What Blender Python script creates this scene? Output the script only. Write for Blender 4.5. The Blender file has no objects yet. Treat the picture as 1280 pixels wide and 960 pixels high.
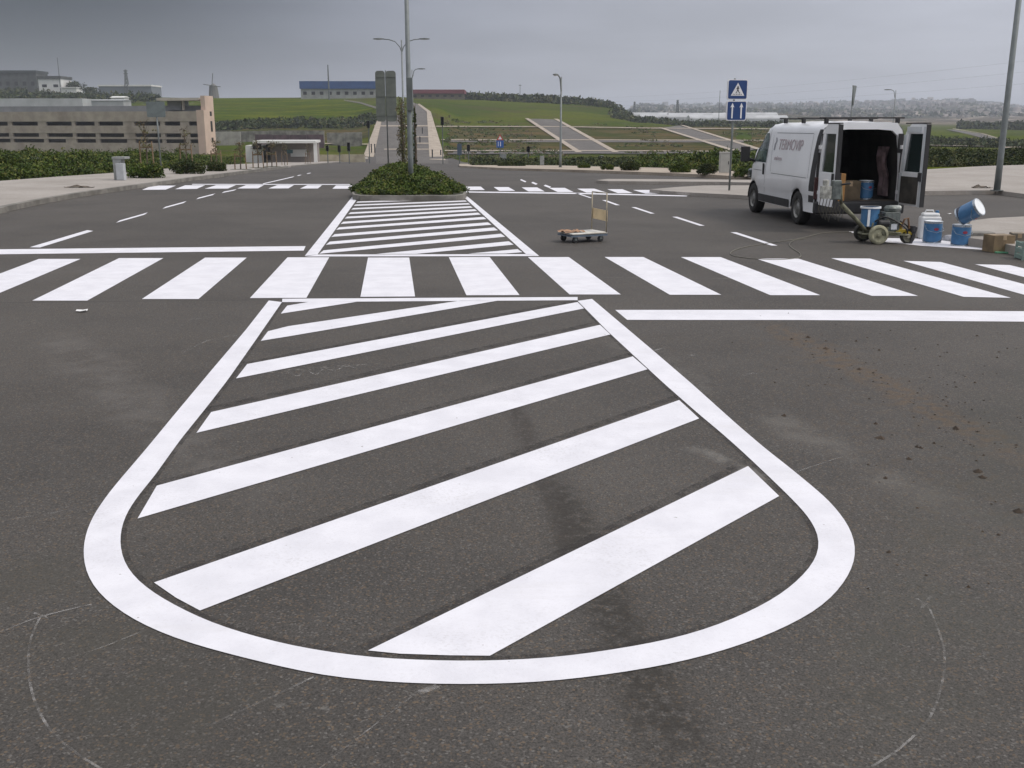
import bpy, math, random
from math import sin, cos, pi, radians, sqrt, exp, hypot
from mathutils import Vector, Matrix, noise
random.seed(7)
S = bpy.context.scene
COL = S.collection

# ------------------------------------------------------------------ camera, sky, sun, exposure
F, HC, CX, CY, HROW = 1270.0, 1.95, 640.0, 480.0, 157.0
TH = math.atan((CY - HROW) / F)
cd = bpy.data.cameras.new('camera'); cam = bpy.data.objects.new('camera', cd); COL.objects.link(cam)
cd.sensor_width = 36; cd.lens = 36 * F / 1280
cd.clip_start = 0.05; cd.clip_end = 30000
cam.location = (0, 0, HC); cam.rotation_euler = (pi / 2 - TH, 0, 0)
S.camera = cam

SUN_EL, SUN_AZ = radians(50), radians(105)        # azimuth clockwise from +Y : from the right, a little behind
W = bpy.data.worlds.new('World'); S.world = W; W.use_nodes = True
nt = W.node_tree; N = nt.nodes; L = nt.links
for n in list(N): N.remove(n)
def wn(t, **k):
    n = N.new(t)
    for a, b in k.items(): setattr(n, a, b)
    return n
def wmath(op, a, b=None, c=None, clamp=False):
    n = wn('ShaderNodeMath', operation=op); n.use_clamp = clamp
    for i, v in enumerate((a, b, c)):
        if v is None: continue
        if isinstance(v, (int, float)): n.inputs[i].default_value = v
        else: L.new(v, n.inputs[i])
    return n.outputs[0]
def wrange(v, a, b, c, d):
    n = wn('ShaderNodeMapRange'); n.interpolation_type = 'SMOOTHSTEP'
    L.new(v, n.inputs[0])
    for i, q in enumerate((a, b, c, d)): n.inputs[1 + i].default_value = q
    return n.outputs[0]
out = wn('ShaderNodeOutputWorld'); bg = wn('ShaderNodeBackground'); L.new(bg.outputs[0], out.inputs[0])
bg.inputs[1].default_value = 0.1
sky = wn('ShaderNodeTexSky'); sky.sky_type = 'NISHITA'; sky.sun_disc = False
sky.sun_elevation = SUN_EL; sky.sun_rotation = SUN_AZ
tc = wn('ShaderNodeTexCoord'); sep = wn('ShaderNodeSeparateXYZ'); L.new(tc.outputs['Generated'], sep.inputs[0])
# cloud deck : project direction on a plane overhead
zc = wmath('MAXIMUM', wmath('ADD', sep.outputs[2], 0.10), 0.06)
cmb = wn('ShaderNodeCombineXYZ')
L.new(wmath('DIVIDE', sep.outputs[0], zc), cmb.inputs[0]); L.new(wmath('DIVIDE', sep.outputs[1], zc), cmb.inputs[1])
n1 = wn('ShaderNodeTexNoise'); n1.inputs['Scale'].default_value = 0.75; n1.inputs['Detail'].default_value = 6; n1.inputs['Roughness'].default_value = .5
L.new(cmb.outputs[0], n1.inputs['Vector'])
cl = wrange(n1.outputs[0], .28, .74, .90, 1.10)
side = wrange(sep.outputs[0], -.50, .14, .10, 1.08)              # the deck is thicker on the left
side = wmath('MAXIMUM', side, wrange(sep.outputs[2], .13, .32, 0, 1.0))              # only its low part
side2 = wrange(sep.outputs[0], .05, .5, 1.0, 1.34)
elev = wrange(sep.outputs[2], .10, .55, .40, 1.04)              # overcast: brighter overhead
dk = wmath('MULTIPLY', wrange(sep.outputs[0], -.42, -.12, 1, 0), wrange(sep.outputs[2], .02, .12, 0, 1))
dk = wmath('MULTIPLY', dk, wrange(sep.outputs[2], .14, .4, 1, 0))
dkf = wmath('SUBTRACT', 1.0, wmath('MULTIPLY', dk, .78))
br = wmath('MULTIPLY', wmath('MULTIPLY', wmath('MULTIPLY', cl, side), wmath('MULTIPLY', side2, dkf)), wmath('MULTIPLY', elev, 10.0))
tint = wn('ShaderNodeMix', data_type='RGBA')
L.new(wmath('MAXIMUM', wmath('MULTIPLY', wrange(sep.outputs[0], -.5, .2, 0, .55), 1.0), wrange(sep.outputs[2], .13, .5, 0, 1)), tint.inputs[0])
tint.inputs[6].default_value = (.88, .93, 1.17, 1); tint.inputs[7].default_value = (.99, .99, 1.03, 1)
cc = wn('ShaderNodeVectorMath', operation='SCALE'); L.new(tint.outputs[2], cc.inputs[0]); L.new(br, cc.inputs[3])
mx = wn('ShaderNodeMix', data_type='RGBA'); mx.inputs[0].default_value = .9
L.new(sky.outputs[0], mx.inputs[6]); L.new(cc.outputs[0], mx.inputs[7]); L.new(mx.outputs[2], bg.inputs[0])

sl = bpy.data.lights.new('sun', 'SUN'); sun = bpy.data.objects.new('sun', sl); COL.objects.link(sun)
sl.energy = 1.5; sl.angle = radians(10); sl.color = (1, .90, .78)
sd = Vector((sin(SUN_AZ) * cos(SUN_EL), cos(SUN_AZ) * cos(SUN_EL), sin(SUN_EL)))
sun.rotation_euler = sd.to_track_quat('Z', 'Y').to_euler()
S.view_settings.view_transform = 'Standard'; S.view_settings.look = 'None'
S.view_settings.exposure = 0; S.view_settings.gamma = 1; S.view_settings.use_curve_mapping = False

# ------------------------------------------------------------------ pixel <-> world helpers (used once, to place things)
def ray(px, py):
    dx = (px - CX) / F; dy = -(py - CY) / F
    return Vector((dx, cos(TH) + dy * sin(TH), -sin(TH) + dy * cos(TH)))
def slope(py):
    r = ray(CX, py); return r.z / r.y
def at(px, py, Y):
    r = ray(px, py); k = Y / r.y
    return Vector((r.x * k, Y, HC + r.z * k))
def G(px, py, z=0.0):
    r = ray(px, py); k = (z - HC) / r.z
    return Vector((r.x * k, r.y * k, z))
UK = cos(TH) / F                                   # x/y per pixel at the horizon

TERR = {
 -500: [(60,203),(100,190),(220,187),(320,172),(420,140),(500,122),(600,110),(1000,112)],
 0:    [(60,205),(100,196),(160,192),(220,190),(320,172),(420,140),(500,123),(600,113),(800,112),(1200,120)],
 130:  [(60,206),(100,200),(160,196),(220,192),(320,172),(420,140),(500,124),(600,119),(800,119)],
 265:  [(60,209),(100,206),(160,199),(220,191),(320,164),(420,140),(500,125),(560,121.5),(800,122)],
 350:  [(60,211),(100,209),(150,204),(200,197),(260,176),(320,163),(420,140),(500,124),(560,121),(800,122)],
 440:  [(60,212),(100,207),(160,203),(230,197),(300,172),(370,150),(440,132),(520,122),(600,119)],
 475:  [(60,212),(100,207),(160,203),(230,197),(300,166),(370,142),(440,130),(520,121),(600,119)],
 540:  [(60,212),(100,207),(160,203),(230,198),(300,166),(370,140),(440,130),(520,123),(600,122)],
 580:  [(60,212),(100,208),(160,204),(210,198),(260,188),(320,172),(380,156),(450,136),(540,123.5),(700,123)],
 665:  [(60,212),(100,208),(160,204),(210,197),(260,187),(320,173),(380,156),(450,141),(540,127),(700,126)],
 720:  [(60,212),(100,208),(160,204),(210,197),(260,188),(320,174),(380,157),(450,145),(540,129),(700,129)],
 765:  [(60,212),(100,208),(160,203),(210,197),(260,189),(320,175),(380,159),(450,148),(540,133),(700,134)],
 800:  [(60,212),(100,208),(160,203),(210,196),(260,189),(320,175),(380,160),(450,153),(540,149),(700,150),(1000,146),(1600,141),(2600,136),(4000,132)],
 870:  [(60,210),(100,205),(160,200),(210,194),(260,189),(320,175),(380,162),(450,158),(540,156),(700,152),(1000,147),(1600,142),(2600,136),(4000,132)],
 960:  [(60,208),(100,203),(160,196),(210,192),(260,188),(320,175),(380,163),(450,159),(540,157),(700,153),(1000,148),(1600,142),(2600,136),(4000,130)],
 1060: [(60,204),(100,199),(160,192),(230,186),(320,177),(420,169),(540,163),(700,158),(1000,152),(1600,145),(2600,134),(4000,127.5)],
 1190: [(60,203),(100,197),(160,191),(230,185),(320,177),(420,169),(540,163),(700,158),(1000,152),(1600,145),(2600,134),(4000,125)],
 1245: [(60,203),(100,197),(160,191),(230,185),(320,177),(420,169),(540,163),(700,158),(1000,152),(1600,145),(2600,136),(4000,130)],
 1290: [(60,203),(100,197),(160,191),(230,185),(320,177),(420,169),(540,163),(700,158),(1000,152),(1600,146),(2600,140),(4000,135.5)],
 1900: [(60,203),(100,197),(160,191),(230,185),(320,177),(420,169),(540,163),(700,158),(1000,152),(1600,146),(2600,140),(4000,133)],
}
_c = sorted(TERR)
_U = [(p - CX) * UK for p in _c]
_P = [[(-1e9, 0.0), (40.0, 0.0), (50.0, 0.0 if p > 1000 else HC + 50 * slope(215) if p > 200 else -.04)] + [(Y, HC + Y * slope(r)) for Y, r in TERR[p]] for p in _c]
def _prof(i, Y):
    P = _P[i]
    for k in range(1, len(P)):
        if Y < P[k][0]:
            a, b = P[k - 1], P[k]
            if a[0] < -1e8: return a[1]
            return a[1] + (b[1] - a[1]) * (Y - a[0]) / (b[0] - a[0])
    return P[-1][1]
def T(x, y):
    if y <= 40: return 0.0
    u = x / y
    if u <= _U[0]: z = _prof(0, y)
    elif u >= _U[-1]: z = _prof(len(_U) - 1, y)
    else:
        for i in range(1, len(_U)):
            if u < _U[i]: break
        t = (u - _U[i - 1]) / (_U[i] - _U[i - 1]); t = t * t * (3 - 2 * t)
        z = _prof(i - 1, y) * (1 - t) + _prof(i, y) * t
    if y > 700:
        k = min(1, (y - 700) / 1500)
        z += k * (noise.noise(Vector((x / 210, y / 420, 3.1))) * 16 + noise.noise(Vector((x / 60, y / 160, 9.1))) * 4)
    return z
def hit(px, py, off=0.0, ymax=6000.0):
    r = ray(px, py)
    sx, sz = r.x / r.y, r.z / r.y
    a = 1.0; Y = 2.0
    while Y < ymax:
        if HC + sz * Y <= T(sx * Y, Y) + off:
            lo, hi = a, Y
            for _ in range(30):
                m = (lo + hi) / 2
                if HC + sz * m <= T(sx * m, m) + off: hi = m
                else: lo = m
            return Vector((sx * hi, hi, T(sx * hi, hi) + off))
        a = Y; Y *= 1.015
    return Vector((sx * ymax, ymax, T(sx * ymax, ymax) + off))
def gp(px, Y, off=0.0):
    x = (px - CX) * UK * Y
    return Vector((x, Y, T(x, Y) + off))

# ------------------------------------------------------------------ materials
MATS = {}
def lin(c): return tuple(c) + (1,) if len(c) == 3 else c
class NB:
    """node builder"""
    def __init__(s, name):
        s.m = bpy.data.materials.new(name); s.m.use_nodes = True; s.t = s.m.node_tree
        s.b = s.t.nodes['Principled BSDF']; s.out = s.t.nodes['Material Output']
    def n(s, t, **k):
        q = s.t.nodes.new(t)
        for a, b in k.items(): setattr(q, a, b)
        return q
    def l(s, a, b): s.t.links.new(a, b)
    def math(s, op, a, b=None, clamp=False):
        q = s.n('ShaderNodeMath', operation=op); q.use_clamp = clamp
        for i, v in enumerate((a, b)):
            if v is None: continue
            if isinstance(v, (int, float)): q.inputs[i].default_value = v
            else: s.l(v, q.inputs[i])
        return q.outputs[0]
    def rng(s, v, a, b, c, d):
        q = s.n('ShaderNodeMapRange'); q.interpolation_type = 'SMOOTHSTEP'; s.l(v, q.inputs[0])
        for i, w in enumerate((a, b, c, d)): q.inputs[1 + i].default_value = w
        return q.outputs[0]
    def noise(s, vec, scale, detail=3, rough=.55, dist=0):
        q = s.n('ShaderNodeTexNoise'); q.inputs['Scale'].default_value = scale; q.inputs['Detail'].default_value = detail
        q.inputs['Roughness'].default_value = rough; q.inputs['Distortion'].default_value = dist
        if vec: s.l(vec, q.inputs['Vector'])
        return q.outputs[0]
    def mix(s, f, a, b, mode='MIX'):
        q = s.n('ShaderNodeMix', data_type='RGBA'); q.blend_type = mode
        for i, v in ((0, f), (6, a), (7, b)):
            if isinstance(v, (int, float)): q.inputs[i].default_value = v
            elif isinstance(v, tuple): q.inputs[i].default_value = lin(v)
            else: s.l(v, q.inputs[i])
        return q.outputs[2]
    def pos(s, scale=None, rotz=0, obj=False):
        if obj: v = s.n('ShaderNodeTexCoord').outputs['Object']
        else: v = s.n('ShaderNodeNewGeometry').outputs['Position']
        if scale or rotz:
            q = s.n('ShaderNodeMapping'); s.l(v, q.inputs[0])
            q.inputs['Rotation'].default_value = (0, 0, rotz)
            if scale: q.inputs['Scale'].default_value = scale
            v = q.outputs[0]
        return v
    def bump(s, h, strength=.3, dist=.01):
        q = s.n('ShaderNodeBump'); q.inputs['Strength'].default_value = strength; q.inputs['Distance'].default_value = dist
        s.l(h, q.inputs['Height']); s.l(q.outputs[0], s.b.inputs['Normal'])
def mat(name, col, rough=.7, metal=0, var=.12, scale=6, grime=None, bump=0, coat=0, spec=None, obj=True):
    if name in MATS: return MATS[name]
    B = NB(name)
    v = B.pos(obj=obj)
    a = B.noise(v, scale, 4)
    dark = tuple(c * (1 - var * 1.6) for c in col); lite = tuple(min(1, c * (1 + var)) for c in col)
    c = B.mix(B.rng(a, .3, .7, 0, 1), dark, lite)
    if grime:
        g = B.noise(v, scale * .35, 5, .65)
        c = B.mix(B.rng(g, .5, .72, 0, .75), c, grime)
    B.l(c, B.b.inputs['Base Color'])
    B.l(B.rng(a, .2, .8, max(0, rough - .08), min(1, rough + .08)), B.b.inputs['Roughness'])
    B.b.inputs['Metallic'].default_value = metal
    if spec is not None: B.b.inputs['Specular IOR Level'].default_value = spec
    if coat: B.b.inputs['Coat Weight'].default_value = coat
    if bump: B.bump(B.noise(v, scale * 6, 3), bump, .01)
    MATS[name] = B.m
    return B.m

def make_asphalt(name, far=False, mul=1.0):
    B = NB(name); P = B.pos()
    big = B.noise(P, .26, 5, .65)
    mid = B.noise(P, 1.7, 4, .6, .6)
    strk = B.noise(B.pos((.18, 1.6, 1), radians(4)), .9, 4, .6)
    c = B.mix(B.rng(big, .3, .7, 0, 1), tuple(mul * q for q in (.054, .0505, .047)), tuple(mul * q for q in (.119, .110, .100)))
    c = B.mix(B.rng(mid, .25, .75, 0, 1), c, (.55, .54, .53), 'MULTIPLY') if False else B.mix(B.rng(mid, .35, .75, 0, .30), c, tuple(mul * q for q in (.086, .077, .068)))
    c = B.mix(B.rng(strk, .46, .70, 0, .6), c, tuple(mul * q for q in (.095, .085, .074)))
    gr = B.noise(P, 120, 2, .8)
    g2 = B.noise(P, 47, 3, .8)
    vo = B.n('ShaderNodeTexVoronoi'); vo.inputs['Scale'].default_value = 120; B.l(P, vo.inputs['Vector'])
    vs_ = B.n('ShaderNodeSeparateColor'); B.l(vo.outputs['Color'], vs_.inputs[0])
    c = B.mix(B.rng(gr, .38, .60, .75, 0), c, (.028, .026, .024))
    c = B.mix(B.rng(vs_.outputs[0], .84, 1.0, 0, .55), c, (.20, .19, .178))
    c = B.mix(B.rng(vs_.outputs[1], .70, 1.0, 0, .8), c, (.030, .028, .026))
    c = B.mix(B.rng(vs_.outputs[2], .86, 1.0, 0, .6), c, (.17, .12, .075))
    c = B.mix(B.rng(g2, .3, .7, .36, 0), c, (.040, .037, .034))
    if not far:
        def stain_shade(p0, p1, w, col, k, sc, lo=.42, hi=.7):
            nonlocal c
            a, b = G(*p0), G(*p1); d = b - a; ln = d.length; ang = math.atan2(d.y, d.x)
            q = B.n('ShaderNodeVectorMath', operation='SUBTRACT'); B.l(P, q.inputs[0]); q.inputs[1].default_value = a
            r = B.n('ShaderNodeVectorRotate', rotation_type='Z_AXIS'); B.l(q.outputs[0], r.inputs['Vector']); r.inputs['Angle'].default_value = -ang
            s_ = B.n('ShaderNodeSeparateXYZ'); B.l(r.outputs[0], s_.inputs[0])
            wob = B.math('MULTIPLY', B.math('SUBTRACT', B.noise(P, 1.1, 3), .5), w * 1.6)
            yy = B.math('ABSOLUTE', B.math('ADD', s_.outputs[1], wob))
            m = B.rng(yy, w * .15, w, 1, 0)
            m = B.math('MULTIPLY', m, B.rng(s_.outputs[0], -.1 * ln, .12 * ln, 0, 1))
            m = B.math('MULTIPLY', m, B.rng(s_.outputs[0], .88 * ln, 1.1 * ln, 1, 0))
            m = B.math('MULTIPLY', m, B.rng(B.noise(P, sc, 4, .7), lo, hi, 0, 1))
            c = B.mix(B.math('MULTIPLY', m, k), c, col)
        stain_shade((690, 600), (850, 960), .20, (.026, .023, .019), .8, 16, .36, .56)
        stain_shade((640, 500), (720, 700), .12, (.035, .03, .026), .7, 14, .36, .56)
        stain_shade((960, 405), (1300, 580), .26, (.11, .070, .036), .6, 9, .4, .62)
        stain_shade((1000, 420), (1290, 700), .9, (.08, .06, .04), .4, 9, .5, .65)
        stain_shade((-60, 379), (345, 374.5), .035, (.035, .032, .03), .6, 5, .2, .5)
        stain_shade((700, 346), (1290, 352), .05, (.2, .19, .18), .25, 5, .35, .6)
        stain_shade((330, 465), (470, 455), .05, (.3, .29, .27), .5, 14, .5, .62)
        stain_shade((330, 890), (420, 880), .06, (.3, .29, .27), .35, 14, .5, .62)
        stain_shade((930, 270), (1075, 285), .5, (.03, .027, .024), .5, 3, .3, .6)  # van's shadow on the ground, painted into the asphalt colour
        stain_shade((700, 275), (870, 285), .8, (.05, .046, .04), .5, 2, .3, .6)
        stain_shade((200, 265), (400, 300), .5, (.055, .05, .045), .5, 2, .3, .6)
        stain_shade((760, 420), (1200, 640), .25, (.16, .15, .135), .35, 2, .35, .65)
        stain_shade((60, 420), (330, 620), .35, (.15, .14, .13), .35, 2, .35, .65)
        stain_shade((1290, 440), (1100, 960), .5, (.055, .055, .045), .4, 2, .35, .65)
        stain_shade((0, 700), (300, 960), .5, (.055, .052, .042), .45, 2, .35, .65)
        stain_shade((860, 560), (960, 600), .10, (.26, .25, .23), .3, 6, .35, .6)
    B.l(c, B.b.inputs['Base Color'])
    B.b.inputs['Specular IOR Level'].default_value = .28
    B.l(B.rng(g2, .2, .8, .68, .9), B.b.inputs['Roughness'])
    h = B.math('ADD', B.math('MULTIPLY', gr, .6), B.math('MULTIPLY', B.noise(P, 40, 2), .5))
    B.bump(h, .45, .005)
    return B.m
ASPH = make_asphalt('asphalt'); ASPH_FAR = make_asphalt('asphalt_far', True, 1.9)

def make_paint():
    B = NB('road_paint'); P = B.pos()
    a = B.noise(P, 3.5, 5, .6); g = B.noise(P, 60, 3, .7); sp = B.noise(P, 22, 2, .5)
    c = B.mix(B.rng(a, .3, .7, 0, 1), (.63, .63, .675), (.71, .71, .755))
    c = B.mix(B.rng(g, .58, .78, 0, .35), c, (.45, .44, .42))
    c = B.mix(B.rng(sp, .74, .80, 0, .7), c, (.22, .2, .18))
    vo = B.n('ShaderNodeTexVoronoi'); vo.inputs['Scale'].default_value = 95; B.l(P, vo.inputs['Vector'])
    vs_ = B.n('ShaderNodeSeparateColor'); B.l(vo.outputs['Color'], vs_.inputs[0])
    wear = B.math('MULTIPLY', B.rng(vs_.outputs[0], .55, 1, 0, 1), B.rng(B.noise(P, 1.3, 5, .7), .45, .72, .04, .22))
    c = B.mix(wear, c, (.30, .28, .26))
    c = B.mix(B.rng(B.noise(B.pos((.3, 2.5, 1), .5), 1.4, 5, .7), .56, .74, 0, .28), c, (.55, .54, .54))
    B.l(c, B.b.inputs['Base Color']); B.b.inputs['Roughness'].default_value = .75
    B.b.inputs['Specular IOR Level'].default_value = .25
    B.bump(B.math('ADD', g, a), .35, .004)
    return B.m
PAINT = make_paint()
def make_chalk(name='chalk', lo=.42, hi=.62, k=.8, col=(.42, .41, .40)):
    B = NB(name); P = B.pos()
    B.b.inputs['Base Color'].default_value = lin(col); B.b.inputs['Roughness'].default_value = .9
    tr = B.n('ShaderNodeBsdfTransparent'); ms = B.n('ShaderNodeMixShader')
    B.l(B.math('MULTIPLY', B.rng(B.noise(P, 9, 5, .7), lo, hi, .1, 1), k), ms.inputs[0])
    B.l(tr.outputs[0], ms.inputs[1]); B.l(B.b.outputs[0], ms.inputs[2]); B.l(ms.outputs[0], B.out.inputs[0])
    return B.m
CHALK = make_chalk('chalk', .45, .68, .5); TAPE = make_chalk('tape_residue', .38, .68, .55, (.042, .038, .037))
FAINT = make_chalk('worn_paint', .3, .6, .75, (.5, .48, .44))

def make_ground():
    B = NB('hillside'); P = B.pos()
    s_ = B.n('ShaderNodeSeparateXYZ'); B.l(P, s_.inputs[0])
    a = B.noise(P, .018, 6, .6, .5); b = B.noise(B.pos((.5, 2.2, 1)), .04, 5, .65); d = B.noise(P, .6, 5, .7)
    c = B.mix(B.rng(a, .35, .65, 0, 1), (.044, .072, .008), (.090, .105, .012))
    c = B.mix(B.rng(b, .48, .66, 0, .8), c, (.085, .066, .034))
    c = B.mix(B.rng(d, .30, .60, .55, 0), c, (.028, .040, .014))
    # far country: dry, pale, patchy
    far = B.rng(s_.outputs[1], 650, 1100, 0, 1)
    p1 = B.noise(B.pos((1, 2.5, 1)), .006, 6, .65)
    fc = B.mix(B.rng(p1, .42, .6, 0, 1), (.03, .035, .022), (.15, .125, .10))
    fc = B.mix(B.rng(B.noise(P, .02, 4, .8), .54, .60, 0, .9), fc, (.42, .36, .31))
    fc = B.mix(B.rng(B.noise(P, .009, 4, .7), .55, .65, 0, .7), fc, (.040, .052, .026))
    c = B.mix(far, c, fc)
    B.l(c, B.b.inputs['Base Color']); B.b.inputs['Roughness'].default_value = .95; B.b.inputs['Specular IOR Level'].default_value = 0
    B.bump(d, .8, .3)
    return B.m
GROUND = make_ground()
def make_pave(name, c0, c1, c2):
    B = NB(name); P = B.pos()
    a = B.noise(P, .5, 5, .65); b = B.noise(P, 6, 4, .7)
    c = B.mix(B.rng(a, .3, .7, 0, 1), c0, c1)
    c = B.mix(B.rng(b, .5, .75, 0, .6), c, c2)
    v = B.n('ShaderNodeTexVoronoi'); v.inputs['Scale'].default_value = 14; B.l(P, v.inputs['Vector'])
    c = B.mix(B.rng(v.outputs['Distance'], .0, .5, .0, .22), c, (.16, .14, .11))
    B.l(c, B.b.inputs['Base Color']); B.b.inputs['Roughness'].default_value = .9
    B.bump(b, .4, .02)
    return B.m
PAVE = make_pave('limestone_paving', (.29, .265, .24), (.38, .352, .325), (.23, .205, .18))
PAVE_FAR = make_pave('limestone_far', (.30, .25, .20), (.48, .41, .33), (.20, .17, .13))
SAND = mat('loose_sand', (.50, .43, .34), .95, var=.15, scale=9, bump=.3, obj=False)
KERB = mat('kerb_concrete', (.19, .18, .16), .9, var=.2, scale=3, grime=(.12, .11, .09), bump=.2, obj=False)
def field(name, a, b, d, sc=.05):
    B = NB(name); P = B.pos((1, 2.5, 1)) ; n = B.noise(P, sc, 6, .65, .4); m = B.noise(B.pos(), .7, 4, .7)
    c = B.mix(B.rng(n, .42, .58, 0, 1), a, b); c = B.mix(B.rng(m, .35, .65, .6, 0), c, d); c = B.mix(B.rng(B.noise(B.pos((.4, 3, 1)), sc * .7, 5, .7), .50, .64, 0, .75), c, d)
    B.l(c, B.b.inputs['Base Color']); B.b.inputs['Roughness'].default_value = .95; B.b.inputs['Specular IOR Level'].default_value = 0
    return B.m
F_BROWN = field('stubble', (.058, .066, .020), (.125, .088, .042), (.032, .038, .014))
F_GREEN = field('meadow', (.046, .078, .005), (.115, .130, .008), (.034, .046, .009))
F_DARK = field('scrub_soil', (.032, .040, .018), (.055, .055, .026), (.02, .025, .012))

# ------------------------------------------------------------------ mesh building
class MB:
    def __init__(s): s.v = []; s.f = []; s.mi = []
    def add(s, vs, fs, mi=0):
        o = len(s.v); s.v += [tuple(p) for p in vs]
        for f in fs: s.f.append(tuple(i + o for i in f)); s.mi.append(mi)
        return s
    def box(s, c, d, rot=None, mi=0):
        c = Vector(c); hx, hy, hz = d[0] / 2, d[1] / 2, d[2] / 2
        vs = [Vector((x, y, z)) for x in (-hx, hx) for y in (-hy, hy) for z in (-hz, hz)]
        if rot is not None:
            if not isinstance(rot, Matrix): rot = Matrix.Rotation(rot, 3, 'Z')
            vs = [rot @ q for q in vs]
        return s.add([q + c for q in vs], [(0,1,3,2),(4,6,7,5),(0,4,5,1),(2,3,7,6),(0,2,6,4),(1,5,7,3)], mi)
    def tube(s, pts, r, n=10, mi=0, cap=True):
        pts = [Vector(p) for p in pts]
        rs = r if isinstance(r, (list, tuple)) else [r] * len(pts)
        rings = []
        up = Vector((0, 0, 1)); prev = None
        for i, p in enumerate(pts):
            d = (pts[min(i + 1, len(pts) - 1)] - pts[max(i - 1, 0)]).normalized()
            if prev is None:
                a = d.cross(up if abs(d.z) < .9 else Vector((1, 0, 0))).normalized()
            else:
                a = (prev - d * prev.dot(d)).normalized()
            prev = a; b = d.cross(a)
            rings.append([p + (a * cos(2 * pi * k / n) + b * sin(2 * pi * k / n)) * rs[i] for k in range(n)])
        vs = [q for R_ in rings for q in R_]; fs = []
        for i in range(len(pts) - 1):
            for k in range(n):
                k2 = (k + 1) % n
                fs.append((i * n + k, i * n + k2, (i + 1) * n + k2, (i + 1) * n + k))
        if cap: fs += [tuple(range(n))[::-1], tuple((len(pts) - 1) * n + k for k in range(n))]
        return s.add(vs, fs, mi)
    def lathe(s, prof, c=(0, 0, 0), axis='Z', n=24, mi=0, M=None):
        vs = []; fs = []; m = len(prof)
        for k in range(n):
            a = 2 * pi * k / n
            for r, h in prof:
                p = Vector((r * cos(a), r * sin(a), h))
                if axis == 'Y': p = Vector((p.x, p.z, p.y))
                if axis == 'X': p = Vector((p.z, p.x, p.y))
                if M is not None: p = M @ p
                vs.append(p + Vector(c))
        for k in range(n):
            k2 = (k + 1) % n
            for i in range(m - 1): fs.append((k * m + i, k2 * m + i, k2 * m + i + 1, k * m + i + 1))
        return s.add(vs, fs, mi)
    def prism(s, pts, n, t, mi=0):
        """polygon (3D points) extruded by t along n"""
        n = Vector(n).normalized() * t; m = len(pts)
        a = [Vector(p) for p in pts]; b = [p + n for p in a]
        fs = [tuple(range(m))[::-1], tuple(range(m, 2 * m))] + [(i, (i + 1) % m, m + (i + 1) % m, m + i) for i in range(m)]
        return s.add(a + b, fs, mi)
    def grid(s, rows, mi=0):
        m = len(rows[0]); vs = [p for r in rows for p in r]
        return s.add(vs, [(i * m + j, i * m + j + 1, (i + 1) * m + j + 1, (i + 1) * m + j) for i in range(len(rows) - 1) for j in range(m - 1)], mi)
    def build(s, name, mats, parent=None, bevel=0, smooth=False, seg=2):
        me = bpy.data.meshes.new(name); me.from_pydata(s.v, [], s.f)
        if not isinstance(mats, (list, tuple)): mats = [mats]
        for m in mats: me.materials.append(m)
        if len(mats) > 1: me.polygons.foreach_set('material_index', s.mi)
        import bmesh
        if len(s.f) < 60000:
            bm = bmesh.new(); bm.from_mesh(me); bmesh.ops.recalc_face_normals(bm, faces=bm.faces); bm.to_mesh(me); bm.free()
        if smooth: me.polygons.foreach_set('use_smooth', [True] * len(me.polygons))
        me.update()
        o = bpy.data.objects.new(name, me); COL.objects.link(o)
        if parent: o.parent = parent
        if bevel:
            md = o.modifiers.new('bevel', 'BEVEL'); md.width = bevel; md.segments = seg; md.limit_method = 'ANGLE'; md.angle_limit = radians(35)
            me.polygons.foreach_set('use_smooth', [True] * len(me.polygons))
            w = o.modifiers.new('wn', 'WEIGHTED_NORMAL')
        return o
def tag(o, label, cat, group=None):
    o['label'] = label; o['category'] = cat
    if group: o['group'] = group
    return o
def struct(o): o['kind'] = 'structure'; return o
def stuff(o, label, cat): o['kind'] = 'stuff'; o['label'] = label; o['category'] = cat; return o
def thing(name, loc, label, cat, group=None, rz=0):
    o = bpy.data.objects.new(name, None); COL.objects.link(o); o.location = loc; o.rotation_euler = (0, 0, rz)
    o.empty_display_size = .2
    return tag(o, label, cat, group)
def dup(root, loc, label, rz=None, scale=None):
    r = root.copy(); COL.objects.link(r); r.location = loc; r['label'] = label
    if rz is not None: r.rotation_euler = (0, 0, rz)
    if scale: r.scale = scale
    for ch in list(root.children):
        c = ch.copy(); COL.objects.link(c); c.parent = r
        for g in list(ch.children):
            d = g.copy(); COL.objects.link(d); d.parent = c
    return r

def polyl(line, px):
    if px <= line[0][0]: return line[0][1]
    for a, b in zip(line, line[1:]):
        if px <= b[0]: return a[1] + (b[1] - a[1]) * (px - a[0]) / (b[0] - a[0])
    return line[-1][1]
def sheet(mb, lo, hi, step=10, m=6, off=0.0, kerb=0, offk=0.0, x0=None, x1=None, mi=0):
    """surface draped on the terrain between two (px,row) lines; kerb: drop the near edge by that much"""
    x0 = lo[0][0] if x0 is None else x0; x1 = lo[-1][0] if x1 is None else x1
    n = max(1, int(math.ceil(abs(x1 - x0) / step))); cols = []
    for i in range(n + 1):
        px = x0 + (x1 - x0) * i / n
        a = hit(px, polyl(lo, px), off); b = hit(px, polyl(hi, px), off); col = []
        for j in range(m + 1):
            p = a.lerp(b, j / m); z = T(p.x, p.y) + off + offk * p.y
            col.append(Vector((p.x, p.y, z)))
        if kerb: col = [Vector((col[0].x, col[0].y, col[0].z - kerb))] + col + [Vector((col[-1].x, col[-1].y, col[-1].z - kerb))]
        cols.append(col)
    mb.grid(cols, mi)
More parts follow.
